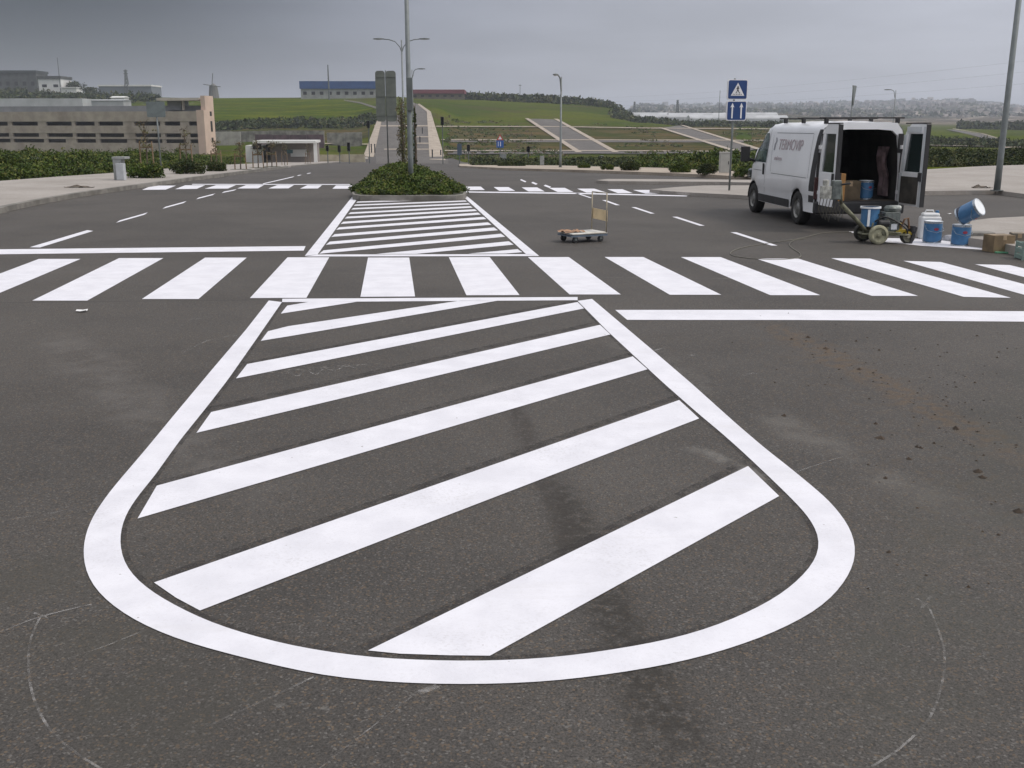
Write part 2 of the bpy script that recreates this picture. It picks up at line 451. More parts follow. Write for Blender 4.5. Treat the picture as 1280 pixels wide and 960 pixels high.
def strip(mb, L_, R_, m=16, off=0.0, offk=0.0, w=1, mi=0):
    """ribbon between two px polylines given as lists of (px,row), same count"""
    rows = []
    for (a0, a1), (b0, b1) in zip(zip(L_, L_[1:]), zip(R_, R_[1:])):
        for i in range(m + 1):
            t = i / m
            p = hit(a0[0] + (a1[0] - a0[0]) * t, a0[1] + (a1[1] - a0[1]) * t)
            q = hit(b0[0] + (b1[0] - b0[0]) * t, b0[1] + (b1[1] - b0[1]) * t)
            r = []
            for j in range(w + 1):
                s_ = p.lerp(q, j / w); s_.z = T(s_.x, s_.y) + off + offk * s_.y; r.append(s_)
            rows.append(r)
    mb.grid(rows, mi)

# ------------------------------------------------------------------ the ground, one sheet to the horizon
us = [-1.6, -1.2, -1.0]
px = -560
while px < 1860: us.append((px - CX) * UK); px += 8
us += [1.0, 1.2, 1.6]
ys = []; y = 20.0
KN = sorted({Y for v in TERR.values() for Y, _ in v} | {40.0, 50.0})
while y < 5000: ys.append(y); y *= (1.022 if y > 60 else 1.05)
ys.append(5000)
ys = sorted([q for q in ys if all(abs(q - k) > .006 * q for k in KN)] + KN)
mb = MB(); rows = []
for y in ys: rows.append([(u * y, y, T(u * y, y) - .02 - .0008 * y) for u in us])
mb.grid(rows)
mb.grid([[(x, y, -.036) for x in (-3000, -120, 0, 120, 3000)] for y in (-1500, -100, 20)])
struct(mb.build('ground', GROUND, smooth=True))

# ------------------------------------------------------------------ asphalt
mb = MB()
mb.grid([[(x, y, 0) for x in (-60, -30, 0, 30, 60)] for y in (-40, -10, 10, 24)])
Y0 = 24.0
top = [(-700, 222), (0, 226), (82, 220), (142, 216), (212, 210), (320, 205), (427, 200), (459, 196), (560, 196), (580, 203), (700, 206), (900, 213), (1000, 214), (1160, 212), (1900, 212)]
cols = []
for i in range(131):
    px = -700 + 20 * i; u = (px - CX) * UK
    b = hit(px, polyl(top, px)); col = []
    for j in range(25):
        y = Y0 * (b.y / Y0) ** (j / 24); x = u * y
        col.append((x, y, T(x, y)))
    cols.append(col)
mb.grid(cols)
struct(mb.build('road', ASPH))

# ------------------------------------------------------------------ painted markings
def quad(mb, pts, z=.004): mb.add([G(p[0], p[1], z) for p in pts], [tuple(range(len(pts)))])
mb = MB()
outer = [(336,376),(307.5,412.5),(265,462.5),(215,522.5),(180,565),(150,600),(136,617),(125,632.5),(115,648),(110,660),(105.5,674),(104,688),(104.5,702),(108,717),(116,733),(126,745),(140,757.5),(160,771.5),(185,785),(230,803),(290,819.5),(360,836.5),(410,847),(485,854),(575,857),(680,854),(735,847.5),(815,836),(890,819),(962,794.5),(1018,766),(1045,743),(1061,720),(1068,704),(1070,690),(1067.5,673),(1060,656),(1048,640),(1035,625),(995,591.5),(955,560),(920,530),(865,480.5),(815,437.5),(740,374)]
inner = [(352.5,378),(320,425),(285,475),(262,505),(225,551),(190,600),(181,610),(172,622),(163,634),(157,645),(152,659),(150,671),(150.5,688),(155,703),(161,714),(169,724),(180,733),(193,743),(210,753),(255,776),(305,793),(367.5,809),(410,816),(470,824),(585,828),(680,824.5),(735,818),(815,805),(865,793.5),(915,775.5),(962,753),(988,735),(1006,718),(1018,703),(1024,688),(1024.5,674),(1019,660),(1010,646),(995,629.5),(970,605),(930,567),(902,542),(872,517),(830,480),(760,415),(722,376.5)]
inner = inner[:len(inner)]
def resample(pts, n):
    P = [G(*p) for p in pts]; d = [0]
    for a, b in zip(P, P[1:]): d.append(d[-1] + (b - a).length)
    out_ = []
    for i in range(n):
        s_ = d[-1] * i / (n - 1)
        for k in range(1, len(d)):
            if s_ <= d[k] + 1e-9: break
        t = (s_ - d[k - 1]) / max(1e-9, d[k] - d[k - 1]); out_.append(P[k - 1].lerp(P[k], t))
    return out_
A, Bq = resample(outer, 220), resample(inner, 220)
def sm(P):
    for _ in range(3): P = [P[0]] + [(P[i - 1] + P[i] * 2 + P[i + 1]) / 4 for i in range(1, len(P) - 1)] + [P[-1]]
    return P
A, Bq = sm(A), sm(Bq)
mb.grid([[a + Vector((0, 0, .004)), b + Vector((0, 0, .004))] for a, b in zip(A, Bq)])
quad(mb, [(353, 373.4), (722, 371.2), (722, 375.2), (352.5, 377.6)])
for q in [[(359,382),(387,377.2),(446,377.2),(351,392)], [(335,414),(360,407.7),(575,375.8),(622,375.8),(360,420.5),(326,426)],
          [(309,455),(722,377.5),(730,385.5),(295,473)], [(264,515),(750,406),(763,418),(245.5,541)],
          [(196,607),(791,445.5),(809.5,461.5),(172,648)], [(192.5,728),(849,500),(874,523),(250,763),(220,747)],
          [(460,813),(935,582.5),(974,620),(612.5,819.5),(560,819),(500,817)]]:
    quad(mb, q)
struct(mb.build('hatched_island_marking', PAINT))
mb = MB()                                                     # upper hatched block
quad(mb, [(441.4,244.4),(449.5,244.4),(397,318),(381,319.8)]); quad(mb, [(579,245.6),(584.3,245.6),(674,320),(658,318)])
quad(mb, [(397,318.1),(658,317.6),(674,320.05),(381,320.6)])
hs = [((401,315),(630,294),4.2),((409,304),(621,286),3.9),((415.6,294.4),(613,279.4),3.4),((421.5,285.6),(607,272.5),3),((427,278.5),(600,267),2.7),
      ((432,272),(595.6,262.6),2.4),((436.5,266.5),(590,258.6),2.1),((440,261),(587,254.7),1.8),((443,256.5),(583,251.2),1.6),((446,252.6),(580,248.3),1.4),((449,249.2),(577,246),1.2)]
for (a, b, t) in hs:
    w = t * .9
    quad(mb, [(a[0] + w * .9, a[1] - t / 2), (b[0] - w, b[1] - t / 2 * .9), (b[0] + w * .4, b[1] + t / 2 * .9), (a[0] - w * .5, a[1] + t / 2)])
quad(mb, [(470,317.4),(636,301.6),(642,305.8),(520,317.3)]); quad(mb, [(585,317.0),(647,311.4),(653,315.2),(632,316.9)])
quad(mb, [(450,246.6),(560,245.3),(576,245.2),(470,247.4)])
struct(mb.build('hatched_block_marking', PAINT))
mb = MB()
zeb = [[(48.7,323.6),(100.8,323.6),(-25,376.5),(-92,376.5)], [(148.8,322.6),(204.2,322.6),(109,375.7),(40.3,375.7)], [(256.3,322),(308.4,322),(248,373.7),(177.4,373.7)],
       [(359.4,321.6),(411.5,321.6),(383,372.3),(312.4,372.5)], [(460,321.9),(511.5,321.9),(518.8,370.5),(450.5,371)], [(561,321.5),(612,321.3),(649.5,368.8),(583,369)],
       [(660,321.4),(711,321.3),(776,368),(712,368)], [(755.7,321.2),(804.2,321.2),(901.6,368.4),(837.3,368.4)], [(851,321.3),(900.7,321.3),(1025.3,368.9),(962.8,368.9)],
       [(945,323.3),(998,323.3),(1147.7,369.8),(1090,369.8)], [(1039,322.7),(1087.5,323.2),(1263.6,372.2),(1204.5,371)], [(1129,326),(1176,327.5),(1355,375),(1300,374)], [(1218.8,330.3),(1262,331.3),(1455,377),(1390,375)]]
for q in zeb: quad(mb, q)
struct(mb.build('zebra_crossing', PAINT))
mb = MB()
lz = [((190,232),(220,232),(207,237),(177.5,237.3)), ((231.5,231.6),(256.5,231.5),(246,236),(218.8,236.4)), ((270,231.5),(295,231.3),(285,235.6),(256,235.9)), ((307.5,231.4),(330,231.3),(322.5,235.4),(296.5,235.6)),
      ((346.5,231.4),(367.5,231.3),(360.5,235.4),(335.5,235.6)), ((384,231.5),(402.5,231.5),(397.5,235.5),(375,235.7)), ((420,231.7),(440,231.8),(437.5,235.8),(415.5,235.9)),
      ((581,233.2),(601,233.2),(606,237.4),(587,237.6)), ((617,233.8),(635.5,233.8),(644,238.5),(624,238.5)), ((652,234.2),(671.5,234.2),(681,239.3),(660.5,239.3)), ((686,234.8),(706,234.8),(717,240),(697,240)),
      ((721.5,235.8),(743,235.8),(758,240.7),(733,240.7)), ((759,236.5),(778,236.5),(791,241.4),(772.5,241.4)), ((791,237.4),(812,237.4),(829,242),(807,242))]
for q in lz: quad(mb, q)
struct(mb.build('far_zebra_crossing', PAINT))
mb = MB()
for q in [[(-260,316),(0,311.6),(382,307.6),(379.5,313.2),(0,317.8),(-260,322.5)], [(769,387.4),(1000,387.2),(1280,389),(1600,391.5),(1600,405),(1280,402),(1000,400),(784,399.8)],
          [(37,309),(109,287.6),(116.5,288.7),(50,309.3)],
          [(581,239.2),(720,240.9),(860,244.3),(858,245.5),(720,242.4),(583,240.6)], [(240,229.9),(440,230.1),(440,231),(240,230.8)]]: quad(mb, q)
def dash(a, b, t):
    d = Vector((b[0] - a[0], b[1] - a[1])); s_ = abs(d.y / max(1e-6, d.x)); t2 = t / 2 * (1 + s_)
    quad(mb, [(a[0], a[1] + t2 * .6), (a[0] + t * 1.6, a[1] - t2), (b[0], b[1] - t2 * .6), (b[0] - t * 1.6, b[1] + t2)])
for a, b, t in [((145,277.3),(185,266.6),3.0),((203,260),(233.5,252.2),2.6),((245,248.3),(269,242.6),2.2),((277,240.6),(296,237),1.9),((327,230),(368,220.8),1.5),((371,219.6),(377,218.7),1.2),((383,217),(389,216.2),1),
                ((650,224.6),(658,227.2),1),((664,228),(672,230.2),1.3),((679.5,231.7),(689,234),1.4)]: dash(a, b, t)
def dashr(a, b, t):
    quad(mb, [(a[0], a[1] - t / 2), (a[0] + t * 3, a[1] - t / 2), (b[0], b[1] + t / 2), (b[0] - t * 3, b[1] + t / 2)])
for a, b, t in [((718.5,241.9),(741,246.9),1.2),((752.5,251),(775,255.6),1.7),((789,259.8),(818.5,266),1.8),((840,272),(881,281),2.2),((913,291.6),(972,305.6),2.6),((1061,290.2),(1092,297),2)]: dashr(a, b, t)
quad(mb, [(1092,297.5),(1160,298),(1240,309.5),(1232,312.3),(1150,307),(1098,301.5)])
struct(mb.build('lane_marking', PAINT))
# tape residue along the hatching, chalk guide lines
mb = MB()
for a, b, w in [((450,816),(932,580),9),((186,729),(846,497),6),((190,607),(788,443),4),((240,516),(745,404),3),((300,456),(718,376),2.4)]:
    quad(mb, [(a[0], a[1] - w), (b[0], b[1] - w * .7), (b[0] + 2, b[1] + 1), (a[0] + 6, a[1] + 1)], .0025)
for off_, P1 in ((.03, Bq),):
    mb.grid([[p + Vector((0, 0, .0024)), p + (q - p).normalized() * -0 + (P1[i] - A[i]).normalized() * .035 + Vector((0, 0, .0024))] for i, (p, q) in enumerate(zip(P1, A))])
struct(mb.build('tape_residue', TAPE))
mb = MB()
def chalk(pts, w=.009, n=6):
    P = []
    for i in range(len(pts) - 1):
        p0 = Vector(pts[max(i - 1, 0)]); p1 = Vector(pts[i]); p2 = Vector(pts[i + 1]); p3 = Vector(pts[min(i + 2, len(pts) - 1)])
        for k in range(n):
            t = k / n; P.append(.5 * ((2 * p1) + (p2 - p0) * t + (2 * p0 - 5 * p1 + 4 * p2 - p3) * t * t + (3 * p1 - p0 - 3 * p2 + p3) * t ** 3))
    P.append(Vector(pts[-1])); Q = [G(p.x, p.y, .0032) for p in P]; R_ = []
    for i, q in enumerate(Q):
        d = (Q[min(i + 1, len(Q) - 1)] - Q[max(i - 1, 0)]); d.z = 0; d.normalize(); nn = Vector((-d.y, d.x, 0)) * w / 2
        R_.append([q + nn, q - nn])
    mb.grid(R_)
chalk([(52,768),(38,800),(36,840),(45,880),(70,920),(125,960),(190,990)])
chalk([(1158,752),(1172,785),(1181,820),(1176,860),(1160,900),(1125,935),(1090,958)])
chalk([(0,790),(50,771),(115,755)]); chalk([(85,823),(130,808),(180,788)], .007); chalk([(262,906),(320,880),(392,846)], .011)
chalk([(520,867),(534,862),(547,857)], .03); chalk([(400,960),(450,920),(518,868)], .006); chalk([(1146,748),(1156,756)], .012); chalk([(1164,744),(1152,760)], .012); chalk([(42,766),(60,772)], .01)
chalk([(960,600),(1000,588),(1060,568)], .006); chalk([(985,560),(990,556),(1000,552)], .005); chalk([(0,650),(60,642),(125,628)], .006)
chalk([(230,440),(262,425),(300,418)], .012); chalk([(232,400),(250,398)], .018); chalk([(286,420),(300,419.5)], .02); chalk([(930,469),(944,466)], .035); chalk([(862,445),(870,443)], .035); chalk([(818,438),(830,435)], .03); chalk([(985,479),(996,478)], .02)
chalk([(350,470),(362,466),(372,470),(382,463),(395,468),(405,461),(420,463),(432,456),(445,460),(462,454)], .014)
struct(mb.build('chalk_line', CHALK))

# ------------------------------------------------------------------ pavements and kerbs
kl = [(0,259),(50,249),(100,240.5),(150,233),(200,229.5),(240,220.8),(285,215.6),(323,211),(365,206.6),(427,202),(459,198)]
kl = [(0,259),(50,249),(100,240.5),(150,233.5),(200,227),(240,221.5),(285,216),(323,211.5),(365,207),(427,202),(459,198)]
kt = [(0,226),(82,220),(142,216),(212,210.5),(260,207),(320,204),(427,199.5),(459,196)]
mb = MB()
sheet(mb, kl, kt, 8, 6, .12, .14)
a = hit(0, 259, .12); b = hit(0, 226, .12)
mb.grid([[Vector((a.x, a.y, -.02)), a, b], [Vector((a.x + .1, -10, -.02)), Vector((a.x + .1, -10, .12)), Vector((b.x - 30, b.y, .12))]])
struct(mb.build('pavement', PAVE))
mb = MB()                                                       # stone kerb face of the left pavement
for i in range(90):
    px = 459 * i / 90; p2 = 459 * (i + 1) / 90
    a, b = hit(px, polyl(kl, px), .12), hit(p2, polyl(kl, p2), .12)
    d = (b - a); n_ = Vector((d.y, -d.x, 0)).normalized() * .06
    if n_.x - n_.y < 0: n_ = -n_
    mb.add([a + n_ - Vector((0, 0, .15)), b + n_ - Vector((0, 0, .15)), b + n_ + Vector((0, 0, .006)), a + n_ + Vector((0, 0, .006)), a - n_ * 2 + Vector((0, 0, .006)), b - n_ * 2 + Vector((0, 0, .006))], [(0, 1, 2, 3), (3, 2, 5, 4)])
a = hit(0, 259, .12)
mb.add([(a.x + .16, a.y, -.02), (a.x + .26, -10, -.02), (a.x + .26, -10, .127), (a.x + .16, a.y, .127), (a.x - .02, a.y, .127), (a.x + .08, -10, .127)], [(0, 1, 2, 3), (3, 2, 5, 4)])
struct(mb.build('kerb', KERB))
mb = MB()                                                       # right: corner pavement with the lamp post
def slab(mb, outline, h, top_off=0, mi=0, z0=-.02):
    """raised flat slab from a px outline of its top edge"""
    P = [G(p[0], p[1], h) for p in outline]; m = len(P)
    Q = [Vector((p.x, p.y, z0)) for p in P]
    mb.add(P + Q, [tuple(range(m))] + [(i, (i + 1) % m, m + (i + 1) % m, m + i) for i in range(m)], mi)
slab(mb, [(1100,239.5),(1135,239),(1245,237.8),(1262,240),(1290,243.5),(1500,262),(1900,300),(1900,214),(1280,206),(1230,207.5),(1160,211.5),(1100,214)], .12)
slab(mb, [(1205,297),(1208,286),(1214,275.5),(1240,272.5),(1280,270.5),(1600,262),(2000,330),(1700,372),(1420,330),(1280,310),(1240,301),(1220,298.5)], .14)
slab(mb, [(812,236.6),(830,238.4),(870,241),(911,243),(960,246),(1120,250),(1120,236),(960,231.5),(880,231.8),(845,233.8)], .10)
slab(mb, [(745,225.2),(760,226.4),(900,227.2),(960,228.6),(1100,230),(1100,226.5),(930,224.6),(760,223.6)], .10)
struct(mb.build('pavement', PAVE))
mb = MB()                                                       # pavement beyond the cross street
sheet(mb, [(574,207.2),(630,210),(700,211.6),(765,213.6),(850,216.6),(940,221),(1100,222)], [(574,204.6),(630,206),(700,206.8),(765,208.5),(850,210),(940,212),(1100,212)], 10, 3, .12, .14)
struct(mb.build('pavement', PAVE_FAR))

# central planted island
isl = [(440,240.2),(441,243),(450,244.4),(500,244.6),(570,244.4),(581,243),(583,240),(545,221),(524,211),(512,207),(495,206.5),(482,211),(462,224)]
mb = MB(); slab(mb, isl, .14)
struct(mb.build('kerb', KERB))
mb = MB()
def inset(P, k):
    c = sum((Vector(p) for p in P), Vector((0, 0))) / len(P); return [(c.x + (p[0] - c.x) * k, c.y + (p[1] - c.y) * k - 1) for p in P]
def gz(px, py, z): return G(px, py, z)

# draped hillside features
mb = MB()
OK_ = .00012
sheet(mb, [(268,175),(440,176),(462,170)], [(268,160),(440,160),(468,155)], 12, 6, 0, 0, -.0003)
struct(mb.build('terrace_ground', F_BROWN))
mb = MB()
sheet(mb, [(562,190),(600,190),(700,190),(920,190)], [(545,158),(600,158),(700,158),(980,158)], 12, 12, 0, 0, -.0003)
sheet(mb, [(940,184),(1010,184)], [(960,160),(1010,160)], 12, 6, 0, 0, -.0003)
struct(mb.build('terrace_ground', F_BROWN))
mb = MB()
sheet(mb, [(265,150),(440,150),(468,140)], [(265,122.5),(440,124),(470,132)], 12, 8, 0, 0, -.0003)
sheet(mb, [(1150,178),(1290,180)], [(1150,163),(1290,170)], 12, 6, 0, 0, -.0003)
struct(mb.build('meadow', F_GREEN))
mb = MB()
strip(mb, [(467,197),(478,147)], [(502,197),(500,143)], 30, 0, OK_, 4)
strip(mb, [(520,198),(517,131.5)], [(537,200),(534,139.5)], 30, 0, OK_, 3)
strip(mb, [(517,131.5),(513,127)], [(534,139.5),(524,131)], 10, 0, OK_, 2)
strip(mb, [(661,148.6),(728,190.5)], [(692,149.4),(766,190.5)], 24, 0, OK_, 3)
strip(mb, [(828,160.4),(922,189)], [(849,157),(945,186.5)], 24, 0, OK_, 3)
sheet(mb, [(470,205),(560,205)], [(470,196),(560,196)], 10, 3, 0, 0, .0002)
sheet(mb, [(560,192.6),(720,192),(930,192)], [(560,189.6),(720,189.4),(930,189.2)], 15, 2, 0, 0, OK_)
sheet(mb, [(560,177.6),(930,178)], [(560,175.4),(930,175.6)], 15, 2, 0, 0, OK_)
strip(mb, [(1182,161.8),(1215,169),(1250,179.5),(1290,187)], [(1192,162),(1232,168),(1262,177),(1290,181)], 12, 0, OK_, 2)
strip(mb, [(430,124.6),(450,127.5),(470,133.5)], [(430,125.8),(450,129.3),(470,136)], 10, 0, OK_, 1)
struct(mb.build('hill_road', ASPH_FAR))
mb = MB()
strip(mb, [(454,196),(474,144)], [(467,197),(478,147)], 30, .06, OK_ * 2.2, 2)
strip(mb, [(537,200),(533.5,140),(522,131)], [(557,201),(538.5,140),(524,130)], 30, .06, OK_ * 2.2, 2)
strip(mb, [(656,148.2),(720,190.8)], [(661,148.4),(728,190.8)], 24, .05, OK_ * 2.2, 1)
strip(mb, [(692,148.8),(766,190.8)], [(697,149),(774,190.8)], 24, .05, OK_ * 2.2, 1)
strip(mb, [(823,160),(914,189)], [(828,160),(923,189)], 24, .05, OK_ * 2.2, 1)
strip(mb, [(849,156.4),(945,187)], [(853,156.4),(954,187)], 24, .05, OK_ * 2.2, 1)
for lo, hi in [([(545,158.6),(700,158.9),(820,160.9),(1010,162)], [(545,157.7),(700,158.1),(820,160.1),(1010,161.2)]),
               ([(552,175.2),(1010,176.2)], [(552,174.3),(1010,175.3)]), ([(556,188.9),(720,188.9),(935,190)], [(556,187.8),(720,187.9),(935,189)]),
               ([(480,187.4),(536,187.4)], [(480,186.2),(536,186.2)]), ([(468,158.4),(536,158.4)], [(468,157),(536,157)]), ([(518,172),(536,172)], [(518,170.8),(536,170.8)]), ([(516,180),(536,180)], [(516,178.8),(536,178.8)]),
               ([(1158,181.8),(1230,183.2)], [(1158,180.4),(1230,181.6)]), ([(372,151.6),(430,153.6),(460,155.6)], [(372,150.2),(430,152.4),(460,153)]), ([(395,180),(460,181)], [(395,179),(460,180)]),
               ([(1255,185),(1290,184)], [(1255,183.4),(1290,182.4)]), ([(395,202.6),(460,199)], [(395,200.4),(460,197)])]:
    sheet(mb, lo, hi, 14, 2, .05, 0, OK_ * 2.6)
strip(mb, [(1190,160.8),(1222,166),(1255,176),(1290,180)], [(1192,161.8),(1230,167.6),(1262,177),(1290,181.4)], 10, .06, OK_ * 2.4, 1)
struct(mb.build('footpath', PAVE_FAR))

# ------------------------------------------------------------------ foliage
def leafmats(name, cols):
    r = []
    for i, c in enumerate(cols):
        n = '%s_%d' % (name, i)
        B = NB(n); a = B.noise(B.pos(), 3, 3)
        B.l(B.mix(B.rng(a, .3, .7, 0, 1), tuple(q * .7 for q in c), tuple(q * 1.25 for q in c)), B.b.inputs['Base Color'])
        B.b.inputs['Roughness'].default_value = .7; B.b.inputs['Specular IOR Level'].default_value = .2
        r.append(B.m)
    return r
LEAF = leafmats('leaf', [(.046, .078, .011), (.074, .104, .016), (.025, .042, .008), (.125, .132, .032)])
LEAFD = leafmats('dark_leaf', [(.028, .045, .009), (.048, .062, .014), (.014, .024, .007), (.080, .080, .026)])
BARK = mat('bark', (.11, .085, .06), .95, var=.25, scale=8, bump=.5)
DRY = leafmats('dry_leaf', [(.15, .12, .07), (.11, .11, .045), (.08, .075, .04)])
def leaf(vs, fs, mi, p, sz, m, up=.3):
    n = Vector((random.gauss(0, 1), random.gauss(0, 1), random.gauss(0, 1) + up)).normalized()
    a = n.orthogonal().normalized(); b = n.cross(a); t = random.random() * 6.28
    a, b = a * cos(t) + b * sin(t), b * cos(t) - a * sin(t)
    a = a * sz; b = b * sz * random.uniform(.4, .65); o = len(vs)
    vs += [p - a, p - b * .9 + a * .1, p + a, p + b * .9 + a * .1]; fs.append((o, o + 1, o + 2, o + 3)); mi.append(m)
def clumpcloud(base, n, sz, mats, leaves=26, name='x', parent=None, flat=.75):
    """base: list of (pos, radius) clumps"""
    vs, fs, mi = [], [], []
    for p, r in base:
        shade = random.choices(range(len(mats)), [3, 3, 2, 1.2, 1][:len(mats)])[0]
        for _ in range(leaves):
            d = Vector((random.gauss(0, 1), random.gauss(0, 1), random.gauss(0, 1))).normalized() * (random.random() ** .45) * r
            d.z *= flat
            leaf(vs, fs, mi, p + d, sz * random.uniform(.6, 1.3), shade if random.random() < .7 else random.randrange(len(mats)))
    m_ = MB(); m_.v = [tuple(v) for v in vs]; m_.f = fs; m_.mi = mi
    return m_.build(name, mats, parent)
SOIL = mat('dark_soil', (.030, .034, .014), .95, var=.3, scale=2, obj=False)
def mass(name, label, cat, region, n, hfun, sz, mats, r=.5, leaves=26, under=True):
    """uncountable growth over a pixel/Y region: region = list of (px, Ynear, Yfar)"""
    base = []
    for _ in range(n):
        px = random.uniform(region[0][0], region[-1][0])
        yn = polyl([(a, b) for a, b, c in region], px); yf = polyl([(a, c) for a, b, c in region], px)
        Y = yn + (yf - yn) * random.random() ** 1.3
        p = gp(px, Y); h = hfun(p.x, p.y) * min(1, .35 + (Y - yn) / max(1e-3, (yf - yn)) * 5)
        p.z += h * random.uniform(.25, 1) ** .7 - r * .25
        base.append((p, r * random.uniform(.6, 1.2)))
    o = clumpcloud(base, n, sz, mats, leaves, name)
    stuff(o, label, cat)
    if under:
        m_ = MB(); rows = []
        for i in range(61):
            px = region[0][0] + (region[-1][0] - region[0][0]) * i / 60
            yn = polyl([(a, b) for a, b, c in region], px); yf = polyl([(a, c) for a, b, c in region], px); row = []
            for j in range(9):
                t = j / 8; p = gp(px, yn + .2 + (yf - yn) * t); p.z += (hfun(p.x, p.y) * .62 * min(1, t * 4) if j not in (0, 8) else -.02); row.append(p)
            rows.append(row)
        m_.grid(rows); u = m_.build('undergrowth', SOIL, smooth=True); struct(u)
    return o
hn = lambda s_, a, b: (lambda x, y: a + b * (noise.noise(Vector((x / s_, y / s_, 1.7))) + .3))
p0 = hit(0, 226).y
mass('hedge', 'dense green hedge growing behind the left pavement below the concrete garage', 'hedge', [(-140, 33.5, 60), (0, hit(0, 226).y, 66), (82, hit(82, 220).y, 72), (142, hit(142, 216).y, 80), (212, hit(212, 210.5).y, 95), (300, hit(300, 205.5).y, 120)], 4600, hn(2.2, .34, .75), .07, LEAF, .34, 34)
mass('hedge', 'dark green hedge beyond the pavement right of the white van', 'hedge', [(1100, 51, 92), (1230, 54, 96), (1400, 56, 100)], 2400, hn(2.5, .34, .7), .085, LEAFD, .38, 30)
mass('hedge', 'long low green hedge beyond the cross street below the terraces', 'hedge', [(590, 98, 150), (700, 92, 150), (800, 80, 150), (900, 70, 150), (1100, 60, 110)], 2200, hn(9, .55, .35), .15, LEAFD, .55, 26)
mass('thicket', 'dark bushy thicket behind the grey cabinet and the signpost', 'thicket', [(800, 66, 80), (850, 52, 72), (900, 47, 66), (960, 46, 62)], 1200, (lambda x, y: .72 + .5 * noise.noise(Vector((x / 3, y / 3, 4)))), .09, LEAF, .4, 36)
mass('scrub', 'dark scrub along the crest of the green hill', 'scrub', [(584, 548, 600), (660, 540, 600), (765, 530, 590)], 400, hn(30, 2.0, 1.6), 1.1, LEAFD, 3.0, 16, False)
mass('scrub', 'dark scrub at the foot of the green hill beside the greenhouses', 'scrub', [(765, 455, 560), (900, 470, 620), (985, 470, 620)], 420, hn(30, 1.0, .8), .9, LEAFD, 2.4, 16, False)
mass('scrub', 'dark scrub band across the left green field', 'scrub', [(262, 322, 350), (350, 330, 360), (470, 335, 375)], 420, hn(30, .6, .8), .7, LEAFD, 1.8, 18, False)
mass('scrub', 'brown green scrub on the slope behind the garage', 'scrub', [(-60, 470, 590), (60, 470, 590), (200, 480, 560)], 400, hn(30, 1.0, 1.5), 1.0, LEAFD + DRY[:0], 2.4, 16, False)
mass('scrub', 'dark scrub beside the winding country road on the right', 'scrub', [(1160, 260, 330), (1300, 230, 300)], 380, hn(30, .8, .9), .6, LEAFD, 1.6, 18, False)
mass('scrub', 'dark scrub beyond the winding country road on the right', 'scrub', [(1200, 620, 760), (1300, 560, 700)], 260, hn(30, 2, 1), 1.3, LEAFD, 3, 16, False)
vw_ = []
for _ in range(1500):
    Y = random.uniform(205, 395); px = random.uniform(556, 985)
    if any(abs(px - (x0 + (x1 - x0) * ((Y - 210) / 170))) < 42 for x0, x1 in ((752, 690), (935, 850))): continue
    p = gp(px, Y); n_ = noise.noise(Vector((p.x / 22, p.y / 14, 5)))
    if n_ < -.05: continue
    vw_.append((p + Vector((0, 0, .15)), random.uniform(.5, 1.3)))
stuff(clumpcloud(vw_, 0, .30, LEAF[:2] + DRY[:2], 20, 'weeds', None, .3), 'rough weeds scattered over the terraces of the far slope', 'weeds')
# island planting
base = []
P = [G(p[0], p[1], .14) for p in isl]; cx = sum(p.x for p in P) / len(P); cy = sum(p.y for p in P) / len(P)
def inpoly(x, y, P):
    c = False; j = len(P) - 1
    for i in range(len(P)):
        if (P[i].y > y) != (P[j].y > y) and x < (P[j].x - P[i].x) * (y - P[i].y) / (P[j].y - P[i].y) + P[i].x: c = not c
        j = i
    return c
xs = [p.x for p in P]; ysn = [p.y for p in P]
def edged(x, y): return min((Vector((x, y, 0)) - Vector((q.x, q.y, 0))).length for q in PP)
PP = []
for i in range(len(P)):
    for k in range(6): PP.append(P[i].lerp(P[(i + 1) % len(P)], k / 6))
while len(base) < 2600:
    x, y = random.uniform(min(xs), max(xs)), random.uniform(min(ysn), max(ysn))
    if not inpoly(x, y, P): continue
    e = edged(x, y)
    if e < .22: continue
    h = min(.52, .01 + e * .27) * (1 + .9 * noise.noise(Vector((x * 1.1, y * 1.1, 0))))
    base.append((Vector((x, y, .14 + h * random.uniform(.2, .9))), .16 * random.uniform(.6, 1.2)))
stuff(clumpcloud(base, 0, .042, LEAF, 34, 'island_planting'), 'low green ground cover filling the kerbed central island', 'ground cover')
m_ = MB()
cen = Vector((cx, cy, .4)); Pi = [Vector((p.x, p.y, .142)).lerp(Vector((cx, cy, .142)), .03) for p in P]; Pm = [Vector((p.x, p.y, .32)).lerp(Vector((cx, cy, .30)), .30) for p in P]
m_.add(Pi + Pm + [cen], [(i, (i + 1) % 13, 13 + (i + 1) % 13, 13 + i) for i in range(13)] + [(13 + i, 13 + (i + 1) % 13, 26) for i in range(13)])
struct(m_.build('soil', SOIL, smooth=True))

